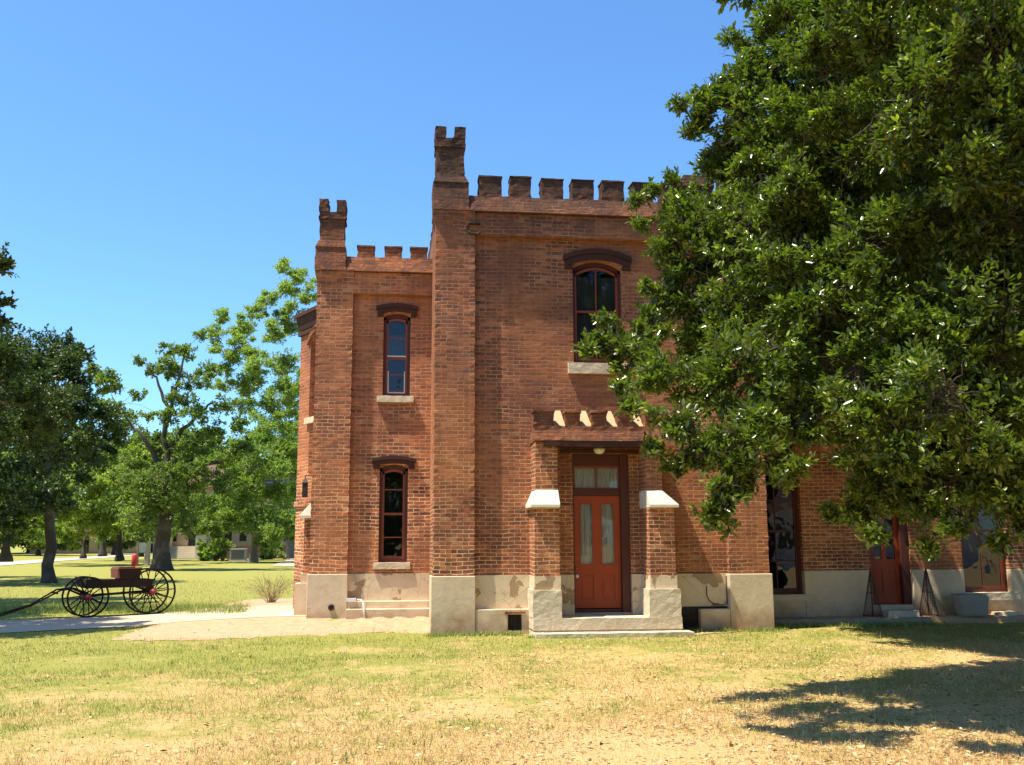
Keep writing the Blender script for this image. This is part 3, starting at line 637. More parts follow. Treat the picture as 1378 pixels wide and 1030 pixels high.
make_window(-.235, .30, 1.20, 3.03, .07, YU, .09, 'sash_red', [], 2.10, hood=(-.36, .42, 2.99, .06, .14), sill=(-.33, .36, 1.075, 1.198), bars=(1.66, 2.56))
m = MB(); m.box(-.79, -.62, YU-.22, YU-.165, .50, .56); m.tube([(-.6, YU-.2, .53), (-.54, YU-.22, .53), (-.49, YU-.26, .49), (-.47, YU-.35, .38), (-.46, YU-.36, .2)], .018, 6); part(m, 'conduit', M['white'])
m = MB(); m.lathe([(.055, 0), (.06, -.03), (.03, -.04), (.03, -.02)], (-1.07, YV-.05, .40), 10, 'Y'); part(m, 'drain_hole', M['iron'])

# ---- bay and side porch behind the left corner
bA, bB = at(432, 560, 20.2), at(402, 560, 21.2)
ang = atan2(bA.y-bB.y, bA.x-bB.x); LB = (Vector((bA.x, bA.y))-Vector((bB.x, bB.y))).length
m = MB(); bw0, bw1 = LB*.46, LB*1.25
wall(m, (bB.x, bB.y), ang, LB*1.6, 0.0, 6.4, [(bw0, bw1, 4.15, 5.95, .22)], .25)
bk = (bB.x, 24.0); wall(m, bk, -pi/2, 24.0-bB.y, 0, 6.4, [], .2)
part(m, 'bay_wall', M['brick_wing'])
m = MB(); BM_ = frame_local((bB.x, bB.y), ang)
m.box(-.05, LB*1.6, -.05, .1, 5.98, 6.06); m.frustum(-.02, LB*1.6, -.03, .1, 6.1, -.08, LB*1.6, -.10, .1, 6.38); m.box(-.11, LB*1.6, -.13, .1, 6.381, 6.46)
m.move(BM_); part(m, 'bay_cornice', M['hood'])
make_window(bw0, bw1, 4.15, 5.95, .22, 0.0, .12, 'white_sash', [], 5.0, sill=(bw0-.08, bw1+.05, 4.02, 4.148), mtx=BM_)
m = MB(); arc_band(m, bw0-.1, bw1+.1, 5.72, .27, .12, -.05, .02); m.move(BM_); part(m, 'arch_ring', M['brick'])
m = MB(); m.box(-.03, LB*1.3, -.04, .02, 2.30, 2.42); m.move(BM_); part(m, 'string_course', M['brick'])
m = MB(); m.box(-1.66, -1.48, 19.3, 19.62, .98, 2.3); part(m, 'buttress', M['brick'])
m = MB(); m.frustum(-1.76, -1.48, 19.22, 19.68, 2.08, -1.55, -1.48, 19.3, 19.62, 2.33); m.box(-1.76, -1.48, 19.22, 19.68, 2.03, 2.0795); part(m, 'buttress_cap', M['cap'])
m = MB(); m.box(-1.70, -1.48, 19.25, 19.66, .8, .99); m.box(-1.80, -1.48, 19.2, 19.7, .0, .799); part(m, 'pedestal', M['stucco'])
m = MB(); m.box(-1.9, -1.49, 19.3, 19.7, 3.05, 3.75) if False else m.box(-1.62, -1.49, 19.3, 19.6, 2.9, 3.7); part(m, 'porch_wall', M['brick'])
l = MB(); l.box(-1.70, -1.60, 19.05, 19.15, 2.42, 2.70); l.frustum(-1.71, -1.59, 19.04, 19.16, 2.70, -1.66, -1.64, 19.09, 19.11, 2.78); l.tube([(-1.65, 19.1, 2.78), (-1.65, 19.1, 2.84), (-1.55, 19.1, 2.84), (-1.495, 19.1, 2.8)], .012, 5); part(l, 'wall_lantern', M['iron'])
m = MB(); m.box(-2.1, -1.49, 19.0, 20.2, -.05, .22); part(m, 'step', M['stone'])

# ---- right wing (set back, in the tree's shade)
YR = 18.40; XR = 14.5
def RW(x0, x1, z0, z1, rise=0): return (x0-6.77, x1-6.77, z0, z1, rise)
ops = [RW(7.0, 7.93, 1.0, 3.05, .08), RW(9.30, 10.14, 1.0, 3.05), RW(11.22, 12.2, 1.0, 3.05, .08),
       RW(7.05, 7.95, 4.5, 6.3, .1), RW(9.3, 10.15, 4.5, 6.3, .1), RW(11.25, 12.2, 4.5, 6.3, .1)]
m = MB(); wall(m, (6.77, YR), 0, XR-6.77, 1.0, 7.2, ops, .25)
m.box(XR-.1, XR, YR+.3, 24, 0, 7.2); m.box(6.8, XR, 23.9, 24, 0, 7.2); m.box(6.77, XR, YR-.1, YR+.3, 7.2, 7.55)
part(m, 'wing_wall', M['brick'])
m = MB(); m.box(6.8, XR-.1, YR+.3, 23.9, 7.1, 7.19); part(m, 'roof', M['tar'])
for i in range(12):
    a = 7.05+i*.6; m = MB(); m.rough_box(a, a+.4, YR-.1, YR+.28, 7.551, 7.9, .01); part(m, 'merlon', M['brick_rough'])
part_each([(a, b, YR-.03, YR+.25, .0, .995) for a, b in ((6.77, 6.999), (7.931, 9.299), (10.141, 11.219), (12.201, XR))]+[(a, b, YR-.031, YR+.25, .0, z) for a, b, z in ((6.999, 7.931, .52), (11.219, 12.201, .50))], 'plinth', M['stucco'], .01)
make_window(7.0, 7.93, .55, 3.05, .08, YR, .10, 'maroon', [7.45], 1.75, hood=(6.86, 8.06, 2.98, .07, .16), sill=(6.95, 8.0, .44, .548), bars=(1.18, 2.35))
make_window(11.22, 12.2, .55, 3.05, .08, YR, .10, 'sash_red', [11.71], 1.75, hood=(11.1, 12.3, 2.98, .07, .16), sill=(11.15, 12.35, .40, .548), bars=(), curtain=(11.9, 12.1, 1.3, 2.6))
for a, b in ((7.05, 7.95), (9.3, 10.15), (11.25, 12.2)):
    make_window(a, b, 4.5, 6.3, .1, YR, .1, 'sash_red', [(a+b)/2], 5.4, hood=(a-.13, b+.13, 6.24, .09, .16), sill=(a-.08, b+.08, 4.38, 4.498))
f = MB(); f.box(9.302, 9.36, YR+.12, YR+.24, .30, 3.05); f.box(9.98, 10.138, YR+.05, YR+.24, .30, 3.05); f.box(9.36, 9.98, YR+.122, YR+.24, 2.95, 3.05); f.box(9.36, 9.98, YR+.122, YR+.24, 2.32, 2.42); part(f, 'door_frame', M['maroon'])
d = MB(); pz = [(9.44, 9.62), (9.72, 9.90)]
d.box(9.362, 9.44, YR+.16, YR+.2, .34, 2.32); d.box(9.62, 9.72, YR+.16, YR+.2, .34, 2.32); d.box(9.90, 9.978, YR+.16, YR+.2, .34, 2.32)
for p0, p1 in pz: d.box(p0, p1, YR+.161, YR+.199, 2.18, 2.32); d.box(p0, p1, YR+.161, YR+.199, 1.0, 1.2); d.box(p0, p1, YR+.161, YR+.199, .34, .5); d.box(p0, p1, YR+.175, YR+.19, .5, 1.0)
d2 = part(d, 'door', M['door_red'])
for p0, p1 in pz:
    g = MB(); g.add([(p0, YR+.18, 1.2), (p1, YR+.18, 1.2), (p1, YR+.18, 2.18), (p0, YR+.18, 2.18)], [(0, 1, 2, 3)]); part(g, 'pane', M['glass'], d2)
g = MB(); g.add([(9.36, YR+.18, 2.42), (9.98, YR+.18, 2.42), (9.98, YR+.18, 2.95), (9.36, YR+.18, 2.95)], [(0, 1, 2, 3)]); part(g, 'pane', M['glass'], d2)
m = MB(); m.box(9.301, 10.139, YR+.0, YR+.25, .0, .33); part(m, 'threshold', M['stone'])
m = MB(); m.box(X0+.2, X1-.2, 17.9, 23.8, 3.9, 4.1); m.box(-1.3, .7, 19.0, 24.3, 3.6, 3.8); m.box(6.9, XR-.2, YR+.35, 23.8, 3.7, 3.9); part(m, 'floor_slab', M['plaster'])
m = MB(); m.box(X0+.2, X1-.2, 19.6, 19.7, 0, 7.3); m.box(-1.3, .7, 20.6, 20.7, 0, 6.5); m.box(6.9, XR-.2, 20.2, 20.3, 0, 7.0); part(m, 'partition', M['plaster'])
# low terrace with stone edge along the right wing
ter = tag(MB().build('terrace', M['sand']), kind='structure') if False else None
m = MB(); m.rough_box(6.85, 14.5, 17.95, YR-.032, -.1, .13, .006); o = m.build('terrace_ground', M['sand']); tag(o, kind='structure')
m = MB(); m.rough_box(6.9, 10.1, 17.80, 17.948, -.1, .12, .012); o = m.build('kerb', M['old_stone']); tag(o, kind='structure')

# =================================================================== ground
xs_ = sorted(set([-900, -500, -300, -200, -150] + list(np.arange(-110, 60, 4.0)) + list(np.arange(-16, 16, .5)) + [80, 120, 200, 300, 500, 900]))
ys_ = sorted(set([-600, -300, -150, -80, -40, -20, -10] + list(np.arange(-5, 28, .5)) + list(np.arange(28, 150, 4.0)) + [170, 220, 300, 500, 900, 1500]))
gv = []; nx_ = len(xs_)
for y in ys_:
    for x in xs_:
        b = .012*sin(x*1.7+y*.6)+.012*sin(y*2.1-x*.8) if y < 17 and abs(x) < 16 else 0
        gv.append((x, y, ground_z(x, y)+b*min(1, max(0, (16.6-y)/2))))
gf = [(j*nx_+i, j*nx_+i+1, (j+1)*nx_+i+1, (j+1)*nx_+i) for j in range(len(ys_)-1) for i in range(nx_-1)]
me = bpy.data.meshes.new('lawn'); me.from_pydata(gv, [], gf); me.materials.append(M['lawn']); me.polygons.foreach_set('use_smooth', [True]*len(gf))
tag(link(bpy.data.objects.new('lawn', me)), kind='structure')

def ground_patch(name, pix, material, lift, jag=0.0, z=None, sub=6):
    """a thin patch laid on the ground; outline surveyed from the photo, edge made irregular"""
    pts = []
    n = len(pix)
    for i in range(n):
        a = GT(*pix[i]); b = GT(*pix[(i+1) % n])
        for q in range(sub): p = a.lerp(b, q/sub); pts.append((p.x+random.uniform(-jag, jag), p.y+random.uniform(-jag, jag)*.8))
    bm = bmesh.new()
    vs_ = [bm.verts.new((x, y, 0)) for x, y in pts]; bm.faces.new(vs_)
    bmesh.ops.triangulate(bm, faces=bm.faces[:])
    for _ in range(3): bmesh.ops.subdivide_edges(bm, edges=[e for e in bm.edges if e.calc_length() > .8], cuts=1, use_grid_fill=False); bmesh.ops.triangulate(bm, faces=bm.faces[:])
    for v in bm.verts: v.co.z = ground_z(v.co.x, v.co.y)+lift
    bmesh.ops.recalc_face_normals(bm, faces=bm.faces)
    me = bpy.data.meshes.new(name); bm.to_mesh(me); bm.free(); me.materials.append(material)
    return tag(link(bpy.data.objects.new(name, me)), kind='structure')
ground_patch('bare_soil', [(150, 862), (215, 840), (300, 832), (400, 829), (470, 833), (590, 838), (590, 850), (520, 852), (430, 855), (300, 861), (210, 863)], M['sand'], .007, .13, sub=12)
ground_patch('sandy_ground', [(265, 824), (330, 808), (400, 803), (416, 806), (416, 820), (330, 824)], M['sand'], .006, .1)
ground_patch('footpath', [(-160, 842), (0, 836), (150, 831), (215, 826), (270, 820), (330, 818), (395, 816), (420, 817), (420, 830), (330, 833), (240, 838), (130, 846), (0, 853), (-160, 860)], M['path'], .012, .03)
ground_patch('driveway', [(-200, 766), (0, 757), (100, 751), (165, 747), (250, 746), (165, 749.5), (100, 754), (0, 762), (-200, 775)], M['road'], .03, .0, sub=3)
ground_patch('footpath', [(365, 762), (395, 751), (430, 751), (430, 764)], M['path'], .03, .0, sub=2)
ground_patch('sandy_edge', [(900, 848), (1000, 842), (1045, 838), (1060, 843), (1000, 850), (930, 856)], M['sand'], .01, .06, z=0)
# heap of sand in the corner by the left wing
m = MB(); rows = 14; cols = 22; vv = []
for j in range(rows+1):
    for i in range(cols+1):
        u, v = i/cols, j/rows; x = -.98+1.72*u; y = 17.25+1.15*v
        h = .17*min(1, v*1.5)**.7*ss(0, .3, u)*(.85+.15*sin(i*1.3+j))+random.uniform(-.006, .006)
        vv.append((x+(.10*sin(j*1.1) if i == 0 else 0), y-(.12*sin(i*.8) if j == 0 else 0), -.02+.09*v+h))
m.add(vv, [(j*(cols+1)+i, j*(cols+1)+i+1, (j+1)*(cols+1)+i+1, (j+1)*(cols+1)+i) for j in range(rows) for i in range(cols)], True)
o = m.build('sand_mound', M['sand'], recalc=False); tag(o, kind='structure')

# grass blades and leaf litter on the near lawn
def cards(name, P, D, W, Lh, attr, material, kind_label):
    """one mesh of narrow blades: base P, direction D (len), half-width vector W"""
    n = len(P); V = np.empty((n, 3, 3)); V[:, 0] = P-W; V[:, 1] = P+W; V[:, 2] = P+D
    return npmesh(name, V.reshape(-1, 3), np.arange(n*3).reshape(n, 3), attr, material)
def npmesh(name, V, F, attr, material, smooth=False):
    me = bpy.data.meshes.new(name); nv = len(V); nf, k = F.shape
    me.vertices.add(nv); me.vertices.foreach_set('co', np.ascontiguousarray(V, dtype=np.float32).ravel())
    me.loops.add(nf*k); me.loops.foreach_set('vertex_index', np.ascontiguousarray(F, dtype=np.int32).ravel())
    me.polygons.add(nf); me.polygons.foreach_set('loop_start', np.arange(0, nf*k, k, dtype=np.int32)); me.polygons.foreach_set('loop_total', np.full(nf, k, dtype=np.int32))
    a = me.attributes.new('leaf', 'FLOAT', 'FACE'); a.data.foreach_set('value', np.ascontiguousarray(attr, dtype=np.float32))
    me.update(calc_edges=True); me.materials.append(material)
    return bpy.data.objects.new(name, me)
def lawn_points(n, y0, y1):
    t = RNG.random(n); y = (y0**-.6 + t*(y1**-.6-y0**-.6))**(-1/.6)
    c = y*tan(YAW); half = y*.60; x = c+(RNG.random(n)*2-1)*half
    return x, y
gzv = np.vectorize(ground_z)
x, y = lawn_points(400000, 5.6, 42)
m1 = ~((y > 17.0) & (x > .6)) & ~((y > 18.2) & (x > -1.7)) & ~((y > 16.4) & (x > 2.3) & (x < 5.1))
def inpoly(x, y, poly):
    r = np.zeros(len(x), bool); n = len(poly)
    for i in range(n):
        (x1, y1), (x2, y2) = poly[i], poly[(i+1) % n]
        if y1 == y2: continue
        c = ((y1 > y) != (y2 > y)) & (x < (x2-x1)*(y-y1)/(y2-y1)+x1); r ^= c
    return r
def gp(pix, z): return [tuple(GT(a, b)[:2]) for a, b in pix]
for poly in (gp([(-160, 841), (0, 835), (150, 830), (215, 825), (270, 819), (420, 816), (420, 831), (330, 834), (240, 839), (130, 847), (0, 854), (-160, 861)], .16),
             gp([(165, 859), (215, 842), (300, 833), (400, 829), (590, 838), (590, 849), (430, 853), (300, 858), (210, 860)], .08), gp([(270, 823), (330, 809), (416, 806), (416, 820)], .2)):
    m1 &= ~inpoly(x+RNG.normal(0, .10, len(x)), y+RNG.normal(0, .09, len(x)), poly)
x, y = x[m1], y[m1]; n = len(x)
hgt = (.016+.036*RNG.random(n)**2)*(1+.02*y); long_ = RNG.random(n) < .01; hgt[long_] *= 2.2
az = RNG.random(n)*2*pi; lean = RNG.random(n)*1.3+.2
D = np.stack([np.cos(az)*np.sin(lean), np.sin(az)*np.sin(lean), np.cos(lean)], 1)*hgt[:, None]*1.3
wa = RNG.random(n)*2*pi; wd = .0018*(.7+.6*RNG.random(n))*(1+.06*y)
W = np.stack([np.cos(wa), np.sin(wa), 0*wa], 1)*wd[:, None]
P = np.stack([x, y, gzv(x, y)-.002+.0*x], 1)
tag(link(cards('grass', P, D, W, None, RNG.random(n), M['blade'], '')), 'short patchy lawn grass, dry and tan in front and greener towards the path', 'grass', kind='stuff')
# tall weeds along the wall foot, under the wagon and scattered greener tufts
k = N('green_tuft'); a = k.n('ShaderNodeAttribute', attribute_name='leaf').outputs['Fac']
M['tuft'] = k.done(k.ramp(a, [(0.0, (.10, .16, .02)), (.7, (.26, .34, .06)), (1.0, (.5, .5, .16))]), .6)
cx_, cy_, cr, ch = [], [], [], []
for _ in range(900):
    yy = random.uniform(6.2, 17); xx = yy*tan(YAW)+random.uniform(-.58, .58)*yy
    if yy > 16.3 and xx > .5: continue
    if random.random() > (.75 if xx < 1 else .35)*(.35+(yy-6.5)/12): continue
    cx_.append(xx); cy_.append(yy); cr.append(random.uniform(.03, .13)); ch.append(random.uniform(.02, .045))
for _ in range(330):
    xx = random.uniform(.6, 6.9); yy = 17.08-(.55 if 2.3 < xx < 5.1 else 0)-abs(random.gauss(0, .10)); cx_.append(xx); cy_.append(yy); cr.append(.05); ch.append(random.uniform(.02, .07))
for _ in range(200):
    xx = random.uniform(6.85, 10.3); yy = 17.75-abs(random.gauss(0, .12)); cx_.append(xx); cy_.append(yy); cr.append(.06); ch.append(random.uniform(.03, .08))
for _ in range(420):
    q = GT(random.uniform(-20, 330), random.uniform(818, 828)); cx_.append(q.x); cy_.append(q.y+random.uniform(0, .8)); cr.append(.09); ch.append(random.uniform(.05, .14))
PX, PY, PR, PH = map(np.array, (cx_, cy_, cr, ch)); rep = 26
X = np.repeat(PX, rep)+RNG.normal(0, 1, len(PX)*rep)*np.repeat(PR, rep); Y = np.repeat(PY, rep)+RNG.normal(0, 1, len(PX)*rep)*np.repeat(PR, rep); Hh = np.repeat(PH, rep)*(.5+RNG.random(len(X)))
n = len(X); az = RNG.random(n)*2*pi; lean = RNG.random(n)*.9
D = np.stack([np.cos(az)*np.sin(lean), np.sin(az)*np.sin(lean), np.cos(lean)], 1)*Hh[:, None]*1.3
wa = RNG.random(n)*2*pi; W = np.stack([np.cos(wa), np.sin(wa), 0*wa], 1)*(.003+.003*RNG.random(n))[:, None]
tag(link(cards('weeds', np.stack([X, Y, gzv(X, Y)-.003], 1), D, W, None, RNG.random(n), M['tuft'], '')), 'small green weed tufts scattered over the lawn and along the wall foot', 'weeds', kind='stuff')
# fallen leaves
k = N('dead_leaf'); a = k.n('ShaderNodeAttribute', attribute_name='leaf').outputs['Fac']
M['dead'] = k.done(k.ramp(a, [(0.0, (.20, .09, .035)), (.5, (.42, .27, .13)), (.85, (.58, .43, .25)), (1.0, (.30, .13, .05))]), .7)
def litter(n, y0, y1, dens_right=True):
    x, y = lawn_points(n, y0, y1)
    if dens_right: keep = RNG.random(n) < np.clip(.25+(x-(-1))/9, .12, 1)
    else: keep = np.ones(n, bool)
    keep &= ~((y > 17.0) & (x > .6) & (x < 6.8)) & (y < 18.3) & ~((y > 16.2) & (x > 2.2) & (x < 5.2))
    return x[keep], y[keep]
x, y = litter(36000, 6, 18.3); n = len(x)
az = RNG.random(n)*2*pi; s = .010+.024*RNG.random(n)**1.5; tilt = RNG.normal(0, .35, n)
ax = np.stack([np.cos(az), np.sin(az), tilt*.5], 1)*s[:, None]; bx = np.stack([-np.sin(az), np.cos(az), RNG.normal(0, .35, n)], 1)*(s*.42)[:, None]
zz = np.where((y > 17.95) & (x > 6.8), .145, gzv(x, y)+.016); P = np.stack([x, y, zz+.006], 1)
V = np.stack([P-ax, P-bx, P+ax, P+bx], 1).reshape(-1, 3)
tag(link(npmesh('fallen_leaves', V, np.arange(n*4).reshape(n, 4), RNG.random(n), M['dead'])), 'dry fallen oak leaves strewn over the lawn under the tree', 'leaves', kind='stuff')

# =================================================================== trees
def leaf_mesh(name, tips, dirs, per, Ls, Wr, spread, material, droop=.1, stem=.14):
    """rosettes of folded oval leaves along the end of every twig"""
    n = len(tips)*per
    T = np.repeat(tips, per, 0); Dd = np.repeat(dirs, per, 0)
    L = Ls*(.65+.6*RNG.random(n)); back = RNG.random(n)
    P = T-Dd*(back*stem)[:, None]
    r = RNG.normal(0, 1, (n, 3)); r -= (r*Dd).sum(1)[:, None]*Dd; r /= np.linalg.norm(r, axis=1)[:, None]+1e-9
    a = spread*(.4+back*.8)+RNG.normal(0, .2, n)
    A = Dd*np.cos(a)[:, None]+r*np.sin(a)[:, None]; A[:, 2] -= droop; A /= np.linalg.norm(A, axis=1)[:, None]
    B = np.cross(A, RNG.normal(0, 1, (n, 3))*.6+np.array([0, 0, 1.0])); B /= np.linalg.norm(B, axis=1)[:, None]+1e-9
    Nn = np.cross(B, A); hw = (L*Wr)[:, None]; L = L[:, None]
    V = np.stack([P, P+A*L*.35+B*hw+Nn*hw*.25, P+A*L*.75+B*hw*.8+Nn*hw*.2, P+A*L, P+A*L*.75-B*hw*.8+Nn*hw*.2, P+A*L*.35-B*hw+Nn*hw*.25], 1).reshape(-1, 3)
    b = np.arange(n)[:, None]*6
    F = np.concatenate([b+np.array([0, 1, 2, 3]), b+np.array([0, 3, 4, 5])], 1).reshape(-1, 4)
    v = np.clip(np.repeat(RNG.random(len(tips))*.5, per)+RNG.random(n)*.5, 0, 1)
    return npmesh(name, V, F, np.repeat(v, 2), material)

def lobe_tips(c, r, n, flat=.8, shell=.5, up=.35):
    d = RNG.normal(0, 1, (n, 3)); d /= np.linalg.norm(d, axis=1)[:, None]
    bump = 1+.22*np.sin(d[:, 0]*5+c[0]*3)*np.sin(d[:, 1]*6+c[1])*1.2+.15*np.sin(d[:, 2]*9+c[2]*2)
    rad = r*RNG.random(n)**shell*bump
    p = np.array(c)+d*rad[:, None]*np.array([1, 1, flat])
    dr = d+np.array([0, 0, up])+RNG.normal(0, .45, (n, 3)); dr /= np.linalg.norm(dr, axis=1)[:, None]
    return p, dr

def clump_tips(c, r, n, flat=.85, up=.35, k=.46):
    """twig tips gathered in small clumps so that the crown has light and dark masses and gaps"""
    m_ = int(9+6*RNG.random()); cc, _ = lobe_tips(c, r*.86, m_, flat, .4, up)
    idx = RNG.integers(0, m_, n); d = RNG.normal(0, 1, (n, 3)); d /= np.linalg.norm(d, axis=1)[:, None]
    rad = r*k*(.6+.8*RNG.random(m_))[idx]*RNG.random(n)**.5
    p = cc[idx]+d*rad[:, None]*np.array([1, 1, .7])
    out = (p-np.array(c))/r
    dr = d*.6+out*.7+np.array([0, 0, up])+RNG.normal(0, .4, (n, 3)); dr /= np.linalg.norm(dr, axis=1)[:, None]
    return p, dr

def curve(a, b, sag=0.0, n=7, jit=.05):
    a, b = Vector(a), Vector(b); L = (b-a).length; pts = []
    for i in range(n+1):
        t = i/n; p = a.lerp(b, t); p.z += sag*L*sin(pi*t)
        if 0 < i < n: p += Vector((random.gauss(0, jit), random.gauss(0, jit), random.gauss(0, jit)))*L*.35
        pts.append(p)
    return pts
def trunk_tube(mb, base, top, r0, r1, n=10, lean=.02):
    pts = curve(base, top, 0, 8, lean); b0 = Vector(base); d0 = pts[1]-b0; pts = [b0-Vector((0, 0, .15))]+[b0+d0*min(.95, hh/max(.2, d0.z)) for hh in (.06, r0*.6, r0*1.3, r0*2.6) if hh < d0.z*.95]+pts[1:]
    rad = []
    for p in pts:
        h = max(0, p.z-base[2]); t = min(1, h/max(.1, top[2]-base[2])); rad.append((r0+(r1-r0)*t)*(1+.6*math.exp(-h/(r0*1.1))))
    mb.tube(pts, rad, n); return pts

def tree(name, base, r0, fork, lobes, dens, leaf, material, label, cat='tree', group=None, barkm='bark', per=8, twigs=14, shell=.5, wr=.26, extra_limbs=(), stem=None, up=.35, limb_r=.35, sag=.12):
    """lobes: (Vector centre, radius). thing > trunk, crown"""
    root = empty(name, tuple(base), label, cat, group); inv = Matrix.Translation(-Vector(base))
    mb = MB(); pts = trunk_tube(mb, tuple(base), tuple(fork), r0, r0*.62)
    used = [(Vector(fork), r0*.6)]
    for c, r in sorted(lobes, key=lambda q: (Vector(q[0])-Vector(fork)).length):
        c = Vector(c)
        src, sr = min(used, key=lambda q: (q[0]-c).length+ (2.0 if q[0].z > c.z+.5 else 0))
        rr = min(sr*.75, r0*limb_r*(.5+.25*r/ max(.3, leaf*10))); rr = max(rr, .012)
        cp = curve(src, c, random.uniform(0, sag), 6, .09); mb.tube(cp, [rr+(rr*.45-rr)*i/6 for i in range(7)], 6, False)
        used.append((c, rr*.55)); used.append((cp[3], rr*.75))
        for _ in range(twigs):
            d = Vector((random.gauss(0, 1), random.gauss(0, 1), random.gauss(0.1, .8))).normalized()
            s0 = cp[random.choice((4, 5, 6))]; mb.tube(curve(s0, c+d*r*random.uniform(.5, .95), .05, 4, .12), [rr*.3, rr*.24, rr*.18, rr*.12, rr*.06], 4, False)
    for a, b, ra, rb, sg in extra_limbs: mb.tube(curve(a, b, sg, 7, .06), [ra+(rb-ra)*i/7 for i in range(8)], 7)
    mb.move(inv); mb.build('trunk', M[barkm], root, recalc=False)
    T, Dd = [], []
    leaf = leaf*.37; wr = wr*.95; dens = dens*8
    for c, r in lobes:
        r = r*1.12
        p, d = clump_tips(tuple(c), r, max(6, int(dens*r*r)), up=up); T.append(p); Dd.append(d)
    T = np.concatenate(T)-np.array(base); Dd = np.concatenate(Dd)
    link(leaf_mesh('crown', T, Dd, per, leaf, wr, 1.0, material, stem=stem or leaf*2), root)
    return root

F_near = foliage('live_oak_leaves', (.018, .034, .008), (.125, .165, .022), .25, .28, (.38, .44, .06))  # brightest tone paints highlights on leaves picked at random
F_dark = foliage('dark_oak_leaves', (.022, .036, .010), (.075, .11, .025), .5, .2)
F_mid = foliage('oak_leaves', (.045, .07, .015), (.19, .245, .05), .5, .35, (.28, .32, .08))
F_bright = foliage('fresh_green_leaves', (.08, .12, .02), (.24, .31, .07), .5, .4, (.32, .38, .06))
F_yellow = foliage('yellow_green_leaves', (.09, .12, .022), (.27, .32, .06), .5, .4, (.42, .44, .12))
F_pale = foliage('pale_pecan_leaves', (.11, .15, .04), (.30, .36, .11), .5, .45, (.46, .50, .2))

def lob(lst, Y, spread=0.0, k=1.0):
    out = []
    for px, py, rp in lst:
        yy = Y+random.uniform(-spread, spread); p = at(px, py, yy); out.append((p, k*rp*yy/FPX))
    return out
# --- the big live oak at the right: trunk out of frame, long limbs reaching in front of the house
near = []
def NL(px, py, rp, Y):
    Y += (1.3*(1-ss(1100, 1330, px))-1.7*ss(430, 560, py)*(1-ss(1000, 1150, px))) if Y < 8.95 else 1.5
    p = at(px, py, Y); near.append((p, rp*Y/FPX*1.02))
for q in [(1150,30,80,8.2),(1085,95,70,8.4),(1010,125,48,8.5),(950,150,28,8.6),(1040,190,85,8.3),(968,205,32,8.7),(905,285,36,8.8),(960,300,62,8.4),(1020,290,80,8.0),(925,365,48,8.6),
          (868,448,36,8.5),(825,465,26,8.6),(885,500,46,8.4),(915,565,40,8.3),(935,610,24,8.3),(975,400,75,8.2),(1000,500,75,8.1),(1010,590,52,8.0),(975,660,28,8.0),(1050,560,50,8.3),(975,620,30,8.1),
          (1100,330,90,7.8),(1180,180,95,7.9),(1250,70,95,7.8),(1330,170,95,7.7),(1220,300,95,7.6),(1350,290,100,7.5),(1110,450,90,7.9),(1220,430,95,7.6),(1340,430,100,7.4),
          (1140,560,75,7.9),(1250,560,95,7.6),(1360,570,95,7.5),(1170,640,50,7.8),(1205,672,34,7.8),(1280,650,64,7.6),(1365,650,60,7.5),(1292,702,30,7.5),(1250,650,50,7.7),(1380,700,24,7.5)]: NL(*q)
for q in [(1150,120,90,9.6),(1260,200,100,9.8),(1350,60,90,9.6),(1080,250,80,9.4),(1180,380,100,9.6),(1300,380,110,9.7),(1060,400,80,9.3),(1120,520,70,9.4),(1230,520,90,9.6),(1340,520,90,9.8),(1340,640,70,9.8),(1240,620,60,9.4),
          (1060,480,60,8.9),(1045,45,55,8.6),(1005,85,50,8.7),(965,125,34,8.7),(1000,165,55,8.5),(960,225,34,8.8),(925,290,44,8.7),(895,330,34,8.6),(985,330,60,8.9),(900,400,40,8.7),(940,440,55,8.9),(850,480,30,8.8),(930,510,50,8.9),(950,600,30,8.6),(1030,420,60,9.0),(1090,180,70,8.9),(1120,60,60,8.8),(1390,330,90,9.6),(1120,250,80,9.2),(1100,10,70,8.8),(1180,60,90,9.2),(1290,10,90,9.0),(1370,120,90,9.2),(1000,210,60,9.0),(960,470,60,8.9),(1000,640,26,8.2),(965,690,18,8.1),(990,570,40,8.7),(1160,690,26,7.9),(1050,620,26,8.4),(1250,350,90,8.8),(1150,470,80,8.7),(1200,600,60,8.8),(1300,590,70,8.9),(1200,0,90,9.0),(1380,-20,100,8.6)]: NL(*q)
for px, py, rp, Y in [(1110,70,55,8.3),(1175,40,75,7.7),(1260,110,85,7.3),(1200,170,65,7.5),(1330,50,90,7.1),(1150,-50,80,7.7),(1250,-80,100,7.3),(1385,160,80,7.1),(1340,-90,100,7.1),(1110,150,50,8.3),(1300,220,70,7.2),(1060,340,60,8.6),(1110,420,60,8.4),(1050,470,55,8.4),(1120,520,60,8.2),(1170,330,70,8.1),(1030,540,45,8.2),(1080,580,36,8.2),(1200,470,65,7.9),(1180,590,55,7.9),(1250,480,70,7.7),(1060,240,55,8.8),(1150,540,46,7.1),(1200,560,55,7.0),(1260,520,65,6.9),(1215,615,40,7.0),(1320,590,55,6.9)]:
    near.append((at(px, py, Y), rp*Y/FPX))
vis = list(near); near = []
for q in [(1480,250,120,6.6),(1500,420,120,6.7),(1560,120,120,6.4),(1600,520,110,6.8),(1650,300,120,6.4),(1200,-90,100,8.4),(1320,-100,110,8.2),(1440,0,110,8.0),(1450,200,110,7.8),(1460,400,110,7.7),(1460,580,100,7.8),(1560,100,120,8.2),(1560,350,120,8.4),(1550,560,110,8.4),(1700,300,130,9),(1700,500,130,9),(1480,-160,120,8.6),(1620,-120,120,9)]: NL(*q)
far_l = []
